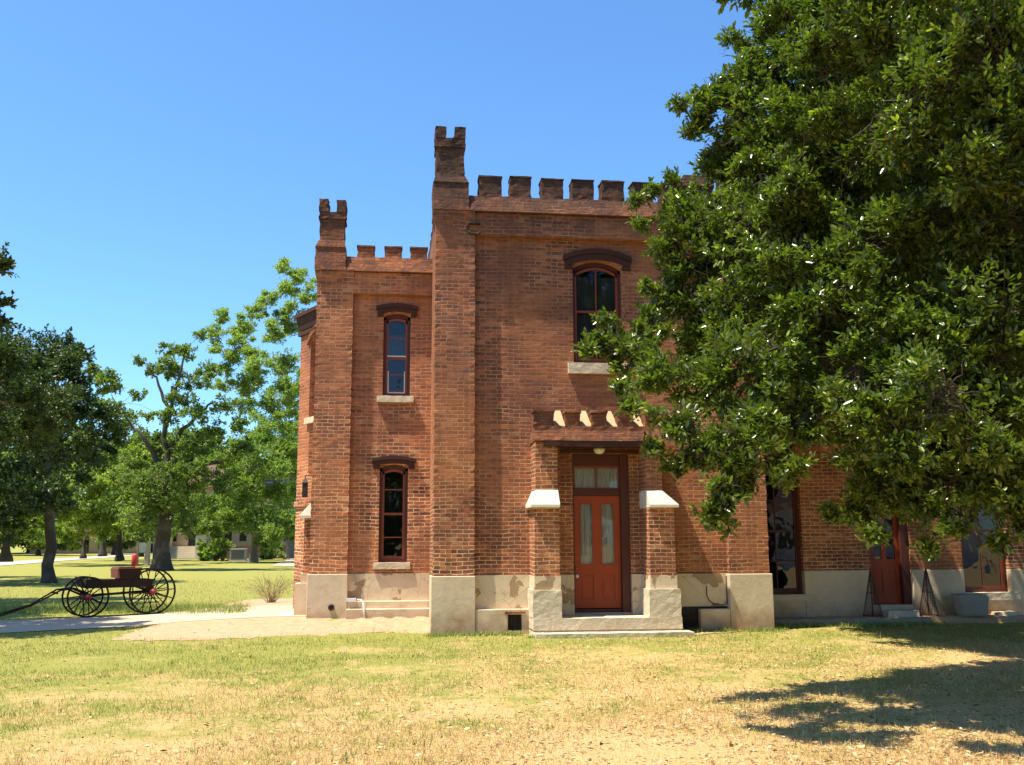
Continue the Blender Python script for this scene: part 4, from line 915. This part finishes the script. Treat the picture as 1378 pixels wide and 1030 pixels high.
for i in range(46):
    x_, y_ = random.uniform(4.6, 12.5), random.uniform(6.2, 12.6)
    if x_ < 5.6 and y_ < 8: continue
    far_l.append((Vector((x_, y_, max(6.9, .62*y_+1.9)+random.uniform(0, 1.3))), random.uniform(.7, 1.1)))
for i in range(190):
    a = random.uniform(0, 2*pi); rr = 6.0*sqrt(random.random()); x_, y_ = 11.4+rr*cos(a), 13.2+rr*sin(a)*.8
    if y_ > 17.2 or x_ < 6.4+.25*max(0, 14-y_): continue
    far_l.append((Vector((x_, y_, random.uniform(4.7, 8.4)-.02*rr*rr)), random.uniform(.9, 1.35)))
TB = (10.2, 10.8, 0)
root = empty('live_oak', TB, 'huge glossy leaved live oak at the right, its limbs hanging in front of the house', 'tree')
mb = MB(); trunk_tube(mb, TB, (10.0, 10.6, 2.6), .48, .36, 14)
hubs = [(Vector((10.0, 10.6, 2.6)), .34)]
for tgt, r_, sg in [((7.4, 10.2, 4.0), .20, .1), ((7.6, 10.4, 5.6), .18, .05), ((9.2, 12.6, 4.8), .2, .1), ((12.5, 11.5, 4.8), .2, .1), ((10.5, 8.5, 5.2), .17, .1), ((5.4, 10.4, 3.9), .12, .06), ((5.4, 10.5, 5.6), .1, .05), ((6.2, 8.2, 3.6), .10, .05), ((11.5, 14.2, 5.2), .14, .1), ((3.9, 10.6, 5.0), .06, .04), ((3.7, 10.5, 3.9), .05, .04), ((3.2, 10.4, 4.6), .04, .04), ((3.2, 8.4, 3.2), .05, .04)]:
    src, sr = min(hubs, key=lambda q: (q[0]-Vector(tgt)).length); cp = curve(src, tgt, sg, 7, .06)
    mb.tube(cp, [min(sr, r_*1.3)+(r_*.6-min(sr, r_*1.3))*i/7 for i in range(8)], 8, False); hubs += [(cp[7], r_*.6), (cp[4], r_*.8)]
VIS = {tuple(c) for c, r in vis}
for c, r in sorted(vis+near+far_l, key=lambda q: (q[0]-Vector((10.0, 10.6, 2.6))).length):
    src, sr = min(hubs, key=lambda q: (q[0]-c).length); cp = curve(src, c, .05, 6, .12); rr = max(.007, min(sr*.6, .022)); hubs.append((c, rr*.8))
    mb.tube(cp, [rr+(rr*.4-rr)*i/6 for i in range(7)], 5, False)
    for _ in range(30 if tuple(c) in VIS else 8):
        d = Vector((random.gauss(0, 1), random.gauss(0, 1), random.gauss(0, 1))).normalized(); e = c+d*r*random.uniform(.55, 1.0)
        tw = curve(cp[random.choice((3, 4, 5, 6))], e, -.03, 5, .16); q = random.uniform(.004, .009); mb.tube(tw, [q, q*.9, q*.8, q*.65, q*.5, q*.3], 3, False)
mb.move(Matrix.Translation(-Vector(TB))); mb.build('trunk', M['bark'], root, recalc=False)
T, Dd = [], []
for c, r in vis: p, d = clump_tips(tuple(c), r*1.08, int(1650*r*r)+50, .95, .45, .48); T.append(p); Dd.append(d)
for px, py, Y in [(915,140,9.9),(928,175,9.9),(880,255,10.0),(862,300,9.9),(855,270,10),(800,455,9.8),(790,468,9.8),(835,520,9.8),(850,545,9.6),(880,600,9.6),(905,625,9.6),(955,690,9.3),(970,700,9.3),(1000,650,9.3),(1055,640,9.3),(870,385,9.8),(905,240,9.9),(945,130,9.9),(815,430,9.8),(1075,625,9.0),(1120,690,8.6),(1180,715,8),(1250,735,7.8),(1345,725,7.6)]:
    Y -= 1.5*ss(430, 560, py)*(1-ss(1050, 1150, px)); c = at(px, py, Y); p, d = lobe_tips(tuple(c), .14, 34, .9, .6, .3); T.append(p); Dd.append(d)
T1 = np.concatenate(T)-np.array(TB); D1 = np.concatenate(Dd)
oa = leaf_mesh('crown', T1, D1, 9, .066, .19, 1.0, F_near, .12, .13)
T, Dd = [], []
for c, r in near+far_l: p, d = clump_tips(tuple(c), r, int(480*r*r)+20, .9, .4, .4); T.append(p); Dd.append(d)
ob = leaf_mesh('crown', np.concatenate(T)-np.array(TB), np.concatenate(Dd), 9, .12, .24, 1.0, F_near, .12, .2)
link(oa, root); link(ob, root)

# --- dark tree on the left
b = GT(66, 785); Y_ = b.y
tree('oak_tree', b, .22, at(66, 600, Y_), lob([(30,560,58),(85,505,52),(50,490,48),(120,560,36),(15,640,60),(80,600,45),(100,470,26),(0,480,50),(-50,560,70),(-60,660,60),(60,660,40),(110,620,30),(10,700,30),(-80,480,60),(150,590,22)], Y_, 2.5), 36, .34, F_dark,
     'dark dense oak with a single straight trunk behind the wagon at the left edge', per=9, twigs=8, wr=.3, sag=.05)
# --- nearer tree whose foliage just enters at the left edge
b = Vector((-13.6, 24.0, 0)); 
tree('oak_tree', b, .28, b+Vector((.1, 0, 3.0)), [(Vector((x_, y_, z_)), r_) for x_, y_, z_, r_ in ((-9.8,28.5,5.6,1.0),(-9.0,26.5,5.2,.9),(-10.6,29.5,4.8,1.1),(-8.6,24.6,4.9,.7),(-9.4,24.0,6.0,.8),(-10.8,27,6.4,1.1),(-11.2,24,5.6,1.2),(-12.6,26,6.2,1.3),(-11.8,27.5,5.2,1.2),(-13.6,24.5,5.0,1.3),(-10.6,22.2,5.2,1.0),(-10.2,20.6,5.6,.9),(-12.2,22.6,6.6,1.2),(-14.4,27,6.2,1.4),(-12.8,28.8,5.4,1.2),(-9.7,21.4,4.6,.8),(-11.4,25.6,4.4,1.0),(-15.2,23.5,6.2,1.4))]+[(at(q[0], q[1], 20.2+random.uniform(-2.4, 1.5)), q[2]*20.6/FPX) for q in [(-30,350,36),(-8,345,18),(-15,415,34),(-60,430,50),(-110,340,55),(-170,420,60),(-200,300,60),(-250,380,60),(-130,250,50),(-100,500,50),(-230,480,55),(0,405,16),(-60,290,40),(-90,400,50),(-50,480,34),(-140,460,50),(-150,360,50),(-200,540,50),(-75,350,40)]], 75, .24, F_dark,
     'dark leafed tree cut off by the left edge, only its outer twigs showing', per=9, twigs=8, wr=.3)
# --- big old oak
b = GT(217, 768); Y_ = b.y; A_ = lambda px, py: at(px, py, Y_)
tree('old_oak', b, .45, A_(222, 640), lob([(250,478,20),(205,497,16),(228,490,14),(280,500,18),(240,530,20),(262,560,22),(300,545,18),(285,580,20),(215,600,20),(250,605,22),(310,610,20),(270,632,14),(195,650,30),(235,668,34),(262,650,26),(190,690,24),(250,700,20),(215,640,26),(176,560,10),(160,545,9),(320,575,18),(190,485,10),(262,515,16),(220,665,30),(205,600,24),(240,630,26),(222,560,18),(185,530,12),(265,600,22),(295,655,22),(235,500,16),(210,690,24),(180,620,20),(335,600,16),(270,450,10),(228,468,14)], Y_, 2.2), 28, .36, F_mid,
     'big old oak with the thickest trunk, sparse crown and bare limbs against the sky', per=8, twigs=9, wr=.3, barkm='bark',
     extra_limbs=[(A_(224, 650), A_(300, 622), .22, .10, .10), (A_(222, 640), A_(232, 520), .20, .09, .0), (A_(222, 640), A_(175, 570), .18, .05, .08), (A_(228, 600), A_(290, 540), .15, .05, .05), (A_(232, 540), A_(250, 470), .12, .04, 0), (A_(230, 560), A_(198, 490), .12, .04, 0), (A_(175, 570), A_(150, 530), .06, .02, 0), (A_(222, 690), A_(262, 722), .14, .06, .05)])
# --- tall pale tree behind
b = GT(392, 752); Y_ = b.y
tree('pecan_tree', b, .45, at(385, 640, Y_), lob([(408,372,16),(392,392,16),(415,400,16),(345,415,16),(330,440,18),(300,425,13),(290,450,14),(365,450,18),(395,440,16),(310,480,18),(350,490,20),(385,490,20),(330,520,18),(400,530,22),(365,545,22),(300,520,12),(345,580,22),(390,590,24),(420,470,16),(420,560,20),(380,360,13),(360,400,14),(320,455,15),(335,475,16),(395,415,16),(372,430,15),(300,495,13),(330,545,16),(415,500,18),(290,470,10),(345,510,18),(380,520,18)], Y_, 4, 1.12), 30, .42, F_pale,
     'tall airy pale green tree rising behind the left corner of the house', per=8, twigs=10, wr=.28, barkm='bark_pale')
# --- bright green small tree
b = GT(340, 757); Y_ = b.y-2
tree('elm_tree', b, .30, at(345, 705, Y_), lob([(350,625,34),(380,600,30),(335,655,32),(378,655,34),(290,690,26),(270,668,22),(310,640,22),(395,695,26),(350,695,28),(310,700,24),(385,560,24),(400,520,20),(270,710,16),(370,720,18),(405,630,24),(345,590,22),(300,620,18),(320,675,24),(355,735,14),(255,690,16),(400,720,18),(330,610,24),(365,580,20)], Y_, 3), 30, .38, F_bright,
     'bright green bushy tree with a short forked trunk left of the house corner', per=9, twigs=8, wr=.3, barkm='bark_pale')
# --- yellow green low tree
b = GT(161, 751); Y_ = 62
tree('elm_tree', at(161, 751.5, Y_+12), .22, at(160, 700, Y_+10), lob([(150,640,28),(188,618,24),(122,665,28),(85,685,24),(170,668,26),(205,625,20),(100,715,14),(60,695,22),(140,610,20),(195,655,20),(110,630,20),(150,700,20),(175,700,18),(125,700,18),(80,650,22),(60,665,20),(165,640,24),(100,690,20),(215,650,16)], Y_+8, 3), 18, .5, F_yellow,
     'yellow green spreading tree with a slim trunk between the wagon and the far house', per=8, twigs=8, wr=.3)
tree('elm_tree', at(8, 752, 48), .2, at(8, 725, 48), lob([(30,705,24),(0,690,28),(-30,700,26),(45,680,20),(15,725,14),(-50,680,30),(60,700,18),(80,715,12),(20,670,24),(-10,720,22)], 48, 2), 22, .4, F_yellow,
     'low yellow green tree hanging over the drive at the far left', per=8, twigs=6, wr=.3)
tree('oak_tree', at(138, 746.5, 92), .26, at(140, 705, 92), lob([(148,512,20),(132,545,24),(165,575,24),(112,590,26),(150,610,24),(180,620,20),(125,500,14),(190,600,16),(100,640,26),(160,645,22),(200,560,8)], 88, 4), 14, .6, F_mid,
     'mid green oak seen in the gap between the dark tree and the big old oak', per=8, twigs=10, wr=.3)
tree('elm_tree', at(112, 749, 74), .16, at(114, 725, 74), lob([(110,690,22),(90,705,20),(130,700,20),(105,725,15),(75,700,20),(125,680,22),(85,725,12),(140,715,14)], 74, 3), 22, .42, F_yellow,
     'small yellow green tree screening the low house beyond the drive', per=8, twigs=6, wr=.3)
tree('elm_tree', at(190, 747, 82), .16, at(190, 725, 82), lob([(185,690,22),(200,705,18),(170,700,20),(178,722,14),(205,720,12),(165,680,20),(150,722,14)], 82, 3), 22, .42, F_mid,
     'small mid green tree behind the notice board left of the big oak', per=8, twigs=6, wr=.3)
tree('elm_tree', at(300, 748, 86), .2, at(300, 720, 86), lob([(300,690,26),(280,700,22),(320,700,22),(260,700,20),(290,722,14),(340,700,24),(365,715,18),(385,700,22),(245,715,16),(310,665,24),(400,670,24)], 86, 3), 20, .46, F_mid,
     'mid green tree in front of the tan hall steps', per=8, twigs=6, wr=.3)
# --- trees closing the view beyond the hall, as copies of one
far0 = tree('far_tree', Vector((-34, 150, 0)), .5, Vector((-34, 150, 5)), [(Vector((-34+random.gauss(0, 3.6), 150+random.gauss(0, 2.5), random.uniform(3, 14))), random.uniform(2.0, 3.2)) for _ in range(20)], 6, 1.1, F_mid,
     'tree of the dark wood behind the far hall', group='row of far trees behind the hall', per=8, twigs=3, wr=.3)
kids = list(far0.children)
for i, (x_, y_, s_) in enumerate([(-60, 146, 1.0), (-52, 152, 1.15), (-24, 138, .9), (-70, 150, 1.0), (-27, 160, 1.2), (-48, 128, .7), (-18, 155, 1.1), (-38, 165, 1.25), (-8, 160, 1.1), (-57, 134, .75), (-64, 128, .8), (-41, 122, .5), (-33, 124, .55), (-49, 116, .5)]):
    r_ = far0.copy(); SC.collection.objects.link(r_); r_.location = (x_, y_, 0); r_.rotation_euler = (0, 0, i*1.1); r_.scale = (s_,)*3
    for c_ in kids: q_ = c_.copy(); SC.collection.objects.link(q_); q_.parent = r_
# --- bush by the hall steps, bare shrub by the path
def bush(name, c, r, leaf, n, material, label, cat='shrub'):
    root = empty(name, (c.x, c.y, c.z), label, cat); mb = MB()
    for _ in range(14): d = Vector((random.gauss(0, .6), random.gauss(0, .6), 1)).normalized(); mb.tube(curve((0, 0, -.05), d*r*.9, 0, 3, .1), [.03*r, .02*r, .015*r, .008*r], 4, False)
    mb.build('stem', M['bark'], root, recalc=False)
    p, d = lobe_tips((0, 0, r*.55), r, n, .6, .45); p[:, 2] = np.maximum(p[:, 2], .05); link(leaf_mesh('foliage', p, d, 8, leaf, .3, 1.0, material), root)
c = at(291, 744, 84); c.z = 0; bush('round_shrub', c, 1.6, .4, 60, F_bright, 'round light green shrub right of the hall steps')
c = at(366, 744, 90); c.z = 0; bush('round_shrub', c, 1.2, .4, 40, F_mid, 'dark green shrub behind the short forked tree')
c = GT(365, 812); root = empty('bare_shrub', c, 'thin leafless tan shrub beside the path near the house corner', 'shrub'); mb = MB()
for _ in range(60):
    a_ = random.uniform(0, 2*pi); e_ = random.uniform(.3, 1.1); d = Vector((cos(a_)*sin(e_), sin(a_)*sin(e_), cos(e_)))
    cp = curve((random.gauss(0, .04), random.gauss(0, .04), -.02), d*random.uniform(.4, .85), .1, 4, .12); mb.tube(cp, [.006, .005, .004, .003, .002], 3, False)
    for _ in range(3): mb.tube([cp[2+random.randint(0, 1)], cp[4]+Vector((random.gauss(0, .1), random.gauss(0, .1), random.gauss(0, .08)))], [.003, .0015], 3, False)
M['twig'] = plain('dry_twigs', (.30, .22, .12), .9, .2, 10); mb.build('stem', M['twig'], root, recalc=False)

# =================================================================== wagon
hubF, hubR = G(115, 803, .43), G(201, 794, .53)
WF = Vector((hubF.x, hubF.y, 0)); WR = Vector((hubR.x, hubR.y, 0)); axis = (WR-WF); wl = axis.length; wang = atan2(axis.y, axis.x)
wag = empty('farm_wagon', tuple(WF), 'old dark horse wagon with spoked wheels, red hubs and red topped seat on the grass', 'wagon', rz=wang)
HW = .27                                                           # half track
def wheel(x, y, r, hub_len, n=14):
    mb = MB(); segs = 40
    prof = [(r-.035, -.018), (r, -.018), (r, .018), (r-.035, .018)]
    b0 = len(mb.v)
    for q in range(segs):
        t = 2*pi*q/segs
        for pr, py in prof: mb.v.append((pr*cos(t), py, pr*sin(t)))
    for q in range(segs):
        for i in range(4):
            mb.f.append((b0+q*4+i, b0+((q+1) % segs)*4+i, b0+((q+1) % segs)*4+(i+1) % 4, b0+q*4+(i+1) % 4)); mb.sm.append(False)
    mb.move(Matrix.Translation((x, y, r))); rim = mb.build('wheel', M['wood_dark'], wag)
    mb = MB()
    for q in range(n):
        t = 2*pi*q/n+.1; mb.tube([(.05*cos(t), 0, .05*sin(t)), (.5*r*cos(t), 0, .5*r*sin(t)), ((r-.03)*cos(t), 0, (r-.03)*sin(t))], [.016, .012, .012], 5, False)
    mb.move(Matrix.Translation((x, y, r))); mb.build('spoke', M['wood_dark'], rim)
    sg = -1 if y < 0 else 1
    mb = MB(); mb.lathe([(.05, -.07), (.065, -.05), (.075, 0), (.065, .05), (.05, .09), (.035, .10), (.03, .13), (.005, .135)] if sg > 0 else [(.005, -.135), (.03, -.13), (.035, -.10), (.05, -.09), (.065, -.05), (.075, 0), (.065, .05), (.05, .07)], (0, 0, 0), 14, 'Y')
    mb.move(Matrix.Translation((x, y, r))); mb.build('hub', M['hub_red'], rim)
for yy in (-HW, HW): wheel(0, yy, .43, .1, 12); wheel(wl, yy, .505, .1, 14)
m = MB(); m.tube([(0, -HW, .43), (0, HW, .43)], .028, 8); m.box(-.05, .05, -HW+.1, HW-.1, .41, .47); m.build('axle', M['wood_dark'], wag)
m = MB(); m.tube([(wl, -HW, .505), (wl, HW, .505)], .028, 8); m.box(wl-.05, wl+.05, -HW+.1, HW-.1, .49, .55); m.build('axle', M['wood_dark'], wag)
m = MB(); m.tube([(0, 0, .44), (wl*.5, 0, .475), (wl, 0, .51)], .03, 6); m.build('reach_pole', M['wood_dark'], wag)
for xx, z_ in ((0, .46), (wl, .54)):
    m = MB()
    for k_ in range(3): m.tube([(xx+.0, -.24, z_+.06), (xx, -.12, z_+.02+k_*.022), (xx, .12, z_+.02+k_*.022), (xx, .24, z_+.06)], .014, 5)
    m.build('spring', M['iron'], wag)
m = MB(); bz = .61
m.box(-.05, wl*1.0, -.27, -.245, bz, bz+.17); m.box(-.05, wl*1.0, .245, .27, bz, bz+.17); m.box(-.05, wl, -.244, .244, bz, bz+.03); m.box(-.05, -.025, -.244, .244, bz+.03, bz+.17); m.box(wl-.025, wl, -.244, .244, bz+.03, bz+.15)
m.frustum(-.12, -.03, -.26, .26, bz+.02, -.2, -.17, -.25, .25, bz+.24)
m.build('wagon_bed', M['wood_dark'], wag, .004)
sx0, sx1 = wl*.44, wl*.80
m = MB(); m.frustum(sx0+.06, sx1-.02, -.26, .26, bz+.171, sx0, sx1, -.31, .31, bz+.40); m.build('seat', M['wood_dark'], wag, .006)
m = MB(); m.box(sx0-.01, sx1+.01, -.325, -.295, bz+.401, bz+.43); m.box(sx0-.01, sx1+.01, .295, .325, bz+.401, bz+.43); m.box(sx0-.012, sx0+.02, -.294, .294, bz+.4015, bz+.431); m.hexa([(sx0-.012, -.325, bz+.20), (sx0+.035, -.325, bz+.20), (sx0+.035, .325, bz+.2), (sx0-.012, .325, bz+.2)], [(sx0-.035, -.325, bz+.40), (sx0-.005, -.325, bz+.40), (sx0-.005, .325, bz+.40), (sx0-.035, .325, bz+.40)]); m.build('seat_rail', M['wagon_red'], wag)
pL = G(-40, 843, 0); inv = Matrix.Rotation(-wang, 4, 'Z') @ Matrix.Translation(-WF)
for yy in (-.22, .22):
    e = inv @ Vector((pL.x, pL.y+.0, .02)); m = MB(); m.tube([(-.02, yy, .50), (-.28, yy, .62), (-.55, yy, .585), (e.x*.5, (yy+e.y)*.5, .33), (e.x, e.y+yy, .03)], [.022, .022, .019, .017, .014], 7); m.build('shaft', M['wood_dark'], wag)
m = MB(); m.tube([(-.62, -.3, .53), (-.62, .3, .53)], .022, 6); m.build('crossbar', M['wood_dark'], wag)
m = MB(); m.tube([(.0, -.3, bz+.17), (.0, -.3, bz+.30)], .007, 5); m.build('brake_rod', M['iron'], wag)
# red box on a thin post behind the wagon
c = at(181, 754, WR.y+1.1); root = empty('red_post_box', (c.x, c.y, 0), 'small red rounded box on a thin post just behind the wagon seat', 'post box')
m = MB(); m.tube([(0, 0, -.05), (0, 0, c.z-.1)], .016, 7); m.build('post', M['iron'], root)
m = MB(); h_ = c.z; m.lathe([(.05, h_-.14), (.065, h_-.13), (.068, h_), (.065, h_+.11), (.045, h_+.14), (.01, h_+.145)], (0, 0, 0), 14); m.build('box_body', M['red'], root)

# =================================================================== small things by the right wing
def cone_cage(px, py, h, r, label):
    g_ = G(px, py, .13); g_.y = min(g_.y, 18.25); c = at(px, 800, 18.16); root = empty('wire_cage', (c.x, 18.16, .13), label, 'wire cage', 'wire mesh cones by the right door')
    mb = MB(); n = 16
    for s_ in (1, -1):
        for q in range(n):
            t0 = 2*pi*q/n; pts = []
            for i in range(9): u = i/8; t = t0+s_*u*1.7; rr = r*(1-u)+.012; pts.append((rr*cos(t), rr*sin(t), h*u))
            mb.tube(pts, .0035, 3, False)
    mb.build('mesh', M['rust'], root, recalc=False)
    mb = MB(); mb.tube([(0, 0, 0), (0, 0, h+.04)], .012, 6); mb.build('stake', M['rust'], root)
    mb = MB()
    for z_, r_ in ((.02, r+.01), (h*.5, r*.5+.012)): mb.tube([(r_*cos(2*pi*i/20), r_*sin(2*pi*i/20), z_) for i in range(21)], .006, 4, False)
    mb.build('ring', M['rust'], root, recalc=False)
cone_cage(1173, 820, .88, .17, 'cone of rusty wire mesh standing left of the right wing door')
cone_cage(1248, 820, .90, .17, 'cone of rusty wire mesh standing between the right wing door and the stone trough')
c = at(1304, 810, 18.1)
root = None
m = MB()
prof = [(-.28, -.17), (.28, -.17), (.29, .17), (-.29, .17)]
nn = 5
bm = bmesh.new(); bmesh.ops.create_cube(bm, size=1.0)
for v in bm.verts: v.co = Vector((v.co.x*.56*(1.0 if v.co.z > 0 else .86), v.co.y*.34, v.co.z*.42+.21))
bmesh.ops.subdivide_edges(bm, edges=bm.edges[:], cuts=5, use_grid_fill=True)
for v in bm.verts:
    if v.co.z > .41 and abs(v.co.x) < .2 and abs(v.co.y) < .11: v.co.z -= .14
    v.co += Vector((random.gauss(0, .008), random.gauss(0, .008), random.gauss(0, .008)))
    v.co.x *= 1-.1*(1-min(1, abs(v.co.z-.2)/.2))*.0
me = bpy.data.meshes.new('stone_trough'); bm.to_mesh(me); bm.free(); me.materials.append(M['old_stone']); boxuv(me)
for p in me.polygons: p.use_smooth = True
o = link(bpy.data.objects.new('stone_trough', me)); o.location = (c.x, 18.05, .12); o.rotation_euler = (0, 0, -.12); tag(o, 'rough grey hollowed stone trough standing below the far right window', 'trough')
for i, (px, dx, lab) in enumerate([(1355, .5, 'flat pale stone lying right of the trough'), (1212, .62, 'flat pale doorstep slab on the ground before the right door')]):
    c = at(px, 815, 18.15); m = MB(); m.rough_box(-dx/2, dx/2, -.13, .13, 0, .07 if i == 0 else .12, .014); o = m.build('stone_slab', M['stone']); o.location = (c.x, 18.18, .125); tag(o, lab, 'slab')

# =================================================================== far hall, low house, sign and cabinet
YH = 96.0
def hall_part(mb, name, mt, root): mb.move(Matrix.Translation(-root.location)); return mb.build(name, mt, root)
p0 = at(213, 745, YH).x; p1 = at(470, 745, YH).x
hall = empty('tan_hall', ((p0+p1)/2, YH, 0), 'large tan hall with brown roof and broad entrance steps behind the big oak', 'building')
m = MB(); xw = lambda px: at(px, 745, YH).x; zt = at(300, 638, YH).z
nop = []
for px in (258,): nop.append((xw(252)-p0, xw(268)-p0, 1.2, 4.2))
for px in (232, 286, 306, 326, 346, 366, 386, 406): nop.append((xw(px-5)-p0, xw(px+5)-p0, 1.6, 4.0))
for px in range(228, 440, 20): nop.append((xw(px-4)-p0, xw(px+4)-p0, 5.2, 7.2))
seen_ = []
for o_ in nop:
    if all(o_[1] < s_[0] or o_[0] > s_[1] or o_[3] < s_[2] or o_[2] > s_[3] for s_ in seen_): seen_.append(o_)
wall(m, (p0, YH), 0, p1-p0, -.1, zt-1.3, seen_, .6); m.box(p0, p0+.2, YH+.6, YH+14, .2, zt-1.3); m.box(p0, p1, YH+13.8, YH+14, .2, zt-1.3); hall_part(m, 'wall', M['hall_wall'], hall)
m = MB(); m.frustum(p0-.8, p1+.8, YH-.8, YH+14.8, zt-1.3, p0+2, p1-2, YH+4, YH+10, zt+1.3); hall_part(m, 'roof', M['hall_roof'], hall)
for o_ in seen_:
    m = MB(); m.box(p0+o_[0], p0+o_[1], YH+.35, YH+.4, o_[2], o_[3]); hall_part(m, 'window' if o_[2] > 1.3 else 'door', M['dark_glass'], hall)
sa, sb = xw(232), xw(272)
for i in range(6): m = MB(); m.box(sa, sb, YH-3.2+i*.4, YH-.01, -.05+i*.2, .15+i*.2-.004); hall_part(m, 'step', M['hall_trim'], hall)
for a_ in (sa-1.0, sb): m = MB(); m.box(a_, a_+1.0, YH-3.4, YH-.02, -.1, 2.3); m.box(a_-.1, a_+1.1, YH-3.5, YH-.01, 2.301, 2.5); hall_part(m, 'stair_wall', M['hall_trim'], hall)
m = MB(); m.box(p0, sa-1.1, YH-2.0, YH-1.7, -.1, 1.7); m.box(sb+1.1, p1, YH-2.0, YH-1.7, -.1, 1.2); hall_part(m, 'terrace_wall', M['hall_roof'], hall)
# low beige house at the far left
q0, q1 = at(40, 745, 140).x, at(185, 745, 140).x
low = empty('low_house', ((q0+q1)/2, 140, 0), 'long low beige house with shaded windows beyond the drive on the left', 'building')
m = MB(); L_ = q1-q0; wo_ = [(L_*t, L_*t+1.6, 1.0, 2.3) for t in (.12, .3, .62, .8)]+[(L_*.47, L_*.47+1.0, .0, 2.3)]
wall(m, (q0, 140), 0, L_, -.1, 2.9, wo_, .3); hall_part(m, 'wall', M['hall_wall'], low)
for i_, o_ in enumerate(wo_): m = MB(); m.box(q0+o_[0], q0+o_[1], 140.2, 140.25, o_[2], o_[3]); hall_part(m, 'window' if i_ < 4 else 'door', M['dark_glass'], low)
m = MB(); m.frustum(q0-.6, q1+.6, 139, 149, 2.9, q0+2, q1-2, 143, 145, 4.4); hall_part(m, 'roof', M['hall_roof'], low)
# sign
YS = 70; sroot = empty('sign_board', (at(191, 745, YS).x, YS, 0), 'small cream notice board between two tan masonry posts left of the big oak', 'sign')
SX = lambda px: at(px, 745, YS).x-sroot.location.x
zS = lambda py: at(190, py, YS).z
m = MB(); m.box(SX(184), SX(186), -.2, .2, 0, zS(729)); m.build('post', M['hall_wall'], sroot)
m = MB(); m.box(SX(198), SX(201.5), -.2, .2, 0, zS(728)); m.frustum(SX(194), SX(201), -.25, .25, 0, SX(197.5), SX(201), -.22, .22, zS(738)); m.build('post', M['hall_wall'], sroot)
m = MB(); m.box(SX(186.2), SX(197.8), -.05, .05, zS(744), zS(730.5)); m.build('board', M['cap'], sroot)
c = at(321, 745, 82); ac = empty('air_conditioner', (c.x, 82, 0), 'grey boxy air conditioning unit on the lawn between the hall steps and forked tree', 'air conditioner')
m = MB(); m.box(-.6, .6, -.5, .5, .1, .95); m.build('casing', M['grey_metal'], ac, .03)
m = MB(); m.box(-.66, .66, -.56, .56, .0, .099); m.build('base', M['hall_trim'], ac)
m = MB(); m.box(-.62, .62, -.52, .52, .951, 1.0); m.build('top_cover', M['cap'], ac)
for i in range(8): m = MB() if i == 0 else m; m.box(-.5, .5, -.512, -.502, .18+i*.09, .21+i*.09)
m.build('louvre', M['iron'], ac)

# =================================================================== unseen trees added to darken the window panes, and a white house mirrored in them
for i, (x_, y_, s_) in enumerate([(-9, -16, .62), (1.5, -21, .7), (-20, -24, .8), (11, -30, .8), (-32, -18, .7)]):
    r_ = far0.copy(); SC.collection.objects.link(r_); r_.location = (x_, y_, 0); r_.rotation_euler = (0, 0, i*1.3); r_.scale = (s_,)*3
    r_['label'] = 'unseen tree added across the lawn to darken the mirroring window panes'; r_['group'] = 'unseen trees added across the lawn, opposite the house'
    for c_ in kids: q_ = c_.copy(); SC.collection.objects.link(q_); q_.parent = r_
wh = empty('white_house', (27, -20, 0), 'white painted timber house across the lawn, mirrored in the right wing panes', 'building')
m = MB(); m.box(-9, 9, -8, 0, 0, 3.4); m.build('wall', M['white'], wh)
m = MB(); m.frustum(-9.6, 9.6, -8.6, .6, 3.401, -9.6, 9.6, -4.2, -3.8, 5.6); m.build('roof', M['hall_roof'], wh)
for i in range(5): m = MB(); m.box(-7.4+i*3.4, -6.4+i*3.4, .002, .05, 1.0, 2.5); m.build('window', M['dark_glass'], wh)
